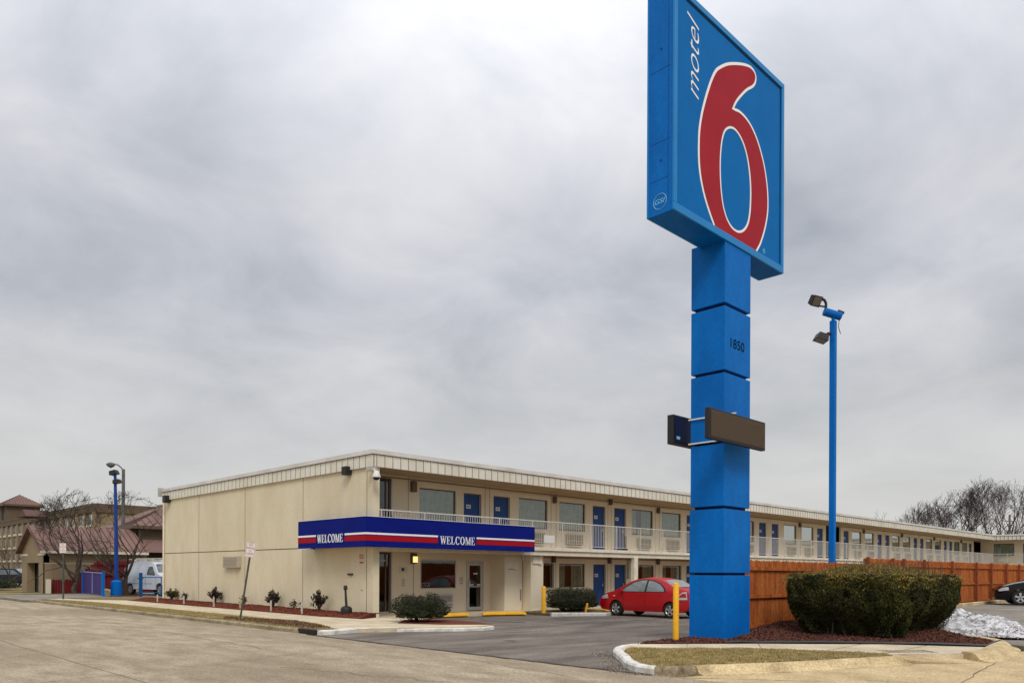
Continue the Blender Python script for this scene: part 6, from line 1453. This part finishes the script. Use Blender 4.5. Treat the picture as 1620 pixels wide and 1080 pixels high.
# black sedan
topB = [(-2.15, 0.30), (-2.25, 0.50), (-2.24, 0.85), (-2.12, 0.98), (-1.7, 1.03), (-1.45, 1.06), (-0.95, 1.32), (-0.5, 1.42), (0.1, 1.44), (0.45, 1.38), (1.15, 1.03), (1.6, 0.95), (2.05, 0.82), (2.3, 0.68), (2.38, 0.50), (2.36, 0.32), (2.25, 0.22)]
blkwins = [('side_window', [(-1.1, 0.98), (-0.8, 1.28), (-0.15, 1.37), (-0.15, 0.97)], carglass, 0.006), ('side_window', [(-0.07, 0.97), (-0.07, 1.37), (0.35, 1.33), (0.95, 1.0), (0.9, 0.96)], carglass, 0.006),
           ('side_moulding', [(-1.0, 0.60), (1.15, 0.58), (1.15, 0.605), (-1.0, 0.625)], rim_m, 0.008), ('door_seam', [(-0.12, 0.3), (-0.105, 0.3), (-0.105, 0.96), (-0.12, 0.96)], trim_blk, 0.004),
           ('headlight', [(1.85, 0.66), (2.2, 0.60), (2.25, 0.66), (2.1, 0.76), (1.88, 0.80)], lamp_clear, 0.008), ('tail_light', [(-2.2, 0.7), (-1.85, 0.72), (-1.85, 0.92), (-2.18, 0.9)], lamp_red, 0.008)]
vehicle('parked_car', (41.05, 7.45, 0.21), math.radians(112), dict(top=topB, bottom=0.20), [(-1.38, 0.38), (1.42, 0.38)], W_sedan(0.88, 0.62, -2.25, 2.38, 0.96, 1.44), None, car_black,
    'black sedan cut off by the right edge, nose towards the wooden fence', 'car', 0.33, (-1.38, 1.42), 0.79, '5', blkwins, [('windscreen', (0.50, 1.36), (1.10, 1.06), carglass), ('rear_window', (-1.40, 1.08), (-1.0, 1.30), carglass)], 'parked cars')
# white van
topV = [(-2.55, 0.45), (-2.62, 0.75), (-2.60, 1.10), (-2.50, 1.55), (-2.30, 1.90), (-2.05, 2.05), (-1.0, 2.10), (0.6, 2.08), (0.95, 1.98), (1.55, 1.40), (1.70, 1.30), (2.35, 1.12), (2.55, 0.95), (2.60, 0.55), (2.52, 0.38)]
vanwins = [('side_window', [(0.35, 1.28), (0.40, 1.80), (0.85, 1.80), (1.30, 1.35), (1.28, 1.25)], carglass, 0.006), ('door_seam', [(0.20, 0.5), (0.22, 0.5), (0.24, 1.9), (0.22, 1.9)], trim_blk, 0.004), ('door_seam', [(1.38, 0.6), (1.40, 0.6), (1.42, 1.25), (1.40, 1.25)], trim_blk, 0.004),
           ('side_lettering', [(-0.75, 1.02), (0.0, 1.02), (0.0, 1.10), (-0.75, 1.10)], mat('van_letter', (0.20, 0.22, 0.25), rough=0.6), 0.006), ('side_moulding', [(-2.4, 0.72), (1.0, 0.72), (1.0, 0.76), (-2.4, 0.76)], mat('van_grey', (0.25, 0.27, 0.3), rough=0.5), 0.006)]
vx, vy = wpt(251, 0, 49.3)
van, vb_ = vehicle('parked_van', (vx, vy, 0.0), math.radians(-80), dict(top=topV, bottom=0.38), [(-1.65, 0.42), (1.75, 0.42)], (lambda x, z: max(0.3, 0.99-0.14*sm((z-1.2)/0.9)-0.12*sm((x-1.7)/0.9)-0.08*sm((-2.2-x)/0.4))), None, van_white,
    'white work van with roof rack, partly hidden by the motel end wall', 'van', 0.37, (-1.65, 1.75), 0.84, '7', vanwins, [('windscreen', (0.98, 1.94), (1.52, 1.43), carglass)], None)
rk = MB()
for x in (-1.8, -0.6, 0.4): rk.box(x, -0.8, 2.12, x+0.05, 0.8, 2.24)
for y in (-0.8, 0.8): rk.box(-2.1, y-0.03, 2.24, 0.8, y+0.03, 2.29)
rk.box(-2.2, -0.5, 2.29, 1.1, -0.35, 2.34); o = rk.build('roof_rack', white_metal); o.parent = van
# distant cars in front of the hotel
sx, sy = wpt(26, 0, 72)
vehicle('parked_car', (sx, sy, 0.0), math.radians(-40), dict(top=[(-2.2, 0.4), (-2.3, 0.9), (-2.1, 1.15), (-1.9, 1.62), (-1.5, 1.72), (0.2, 1.70), (0.95, 1.15), (2.0, 1.0), (2.25, 0.6), (2.2, 0.35)], bottom=0.32), [(-1.35, 0.38), (1.35, 0.38)], W_sedan(0.9, 0.7, -2.3, 2.25, 1.1, 1.72), None, mat('car_navy', (0.012, 0.014, 0.022), rough=0.3),
    'dark estate car parked by the hotel porch at the far left', 'car', 0.34, (-1.35, 1.35), 0.8, '5', [('side_window', [(-1.8, 1.12), (-1.7, 1.55), (0.1, 1.58), (0.7, 1.15)], carglass, 0.006)], [('windscreen', (0.3, 1.64), (0.85, 1.22), carglass_l)], 'parked cars')
sx, sy = wpt(12, 0, 76)
vehicle('parked_car', (sx, sy, 0.0), math.radians(-40), dict(top=[(-2.2, 0.4), (-2.3, 0.9), (-2.1, 1.15), (-1.9, 1.55), (-1.5, 1.66), (0.2, 1.62), (0.95, 1.15), (2.0, 1.0), (2.25, 0.6), (2.2, 0.35)], bottom=0.32), [(-1.35, 0.38), (1.35, 0.38)], W_sedan(0.9, 0.7, -2.3, 2.25, 1.1, 1.66), None, mat('car_silver', (0.42, 0.43, 0.45), rough=0.3),
    'silver car parked behind the dark estate car at the far left', 'car', 0.34, (-1.35, 1.35), 0.8, '5', [('side_window', [(-1.8, 1.12), (-1.7, 1.5), (0.1, 1.52), (0.7, 1.15)], carglass, 0.006)], [('windscreen', (0.3, 1.58), (0.85, 1.22), carglass_l)], 'parked cars')
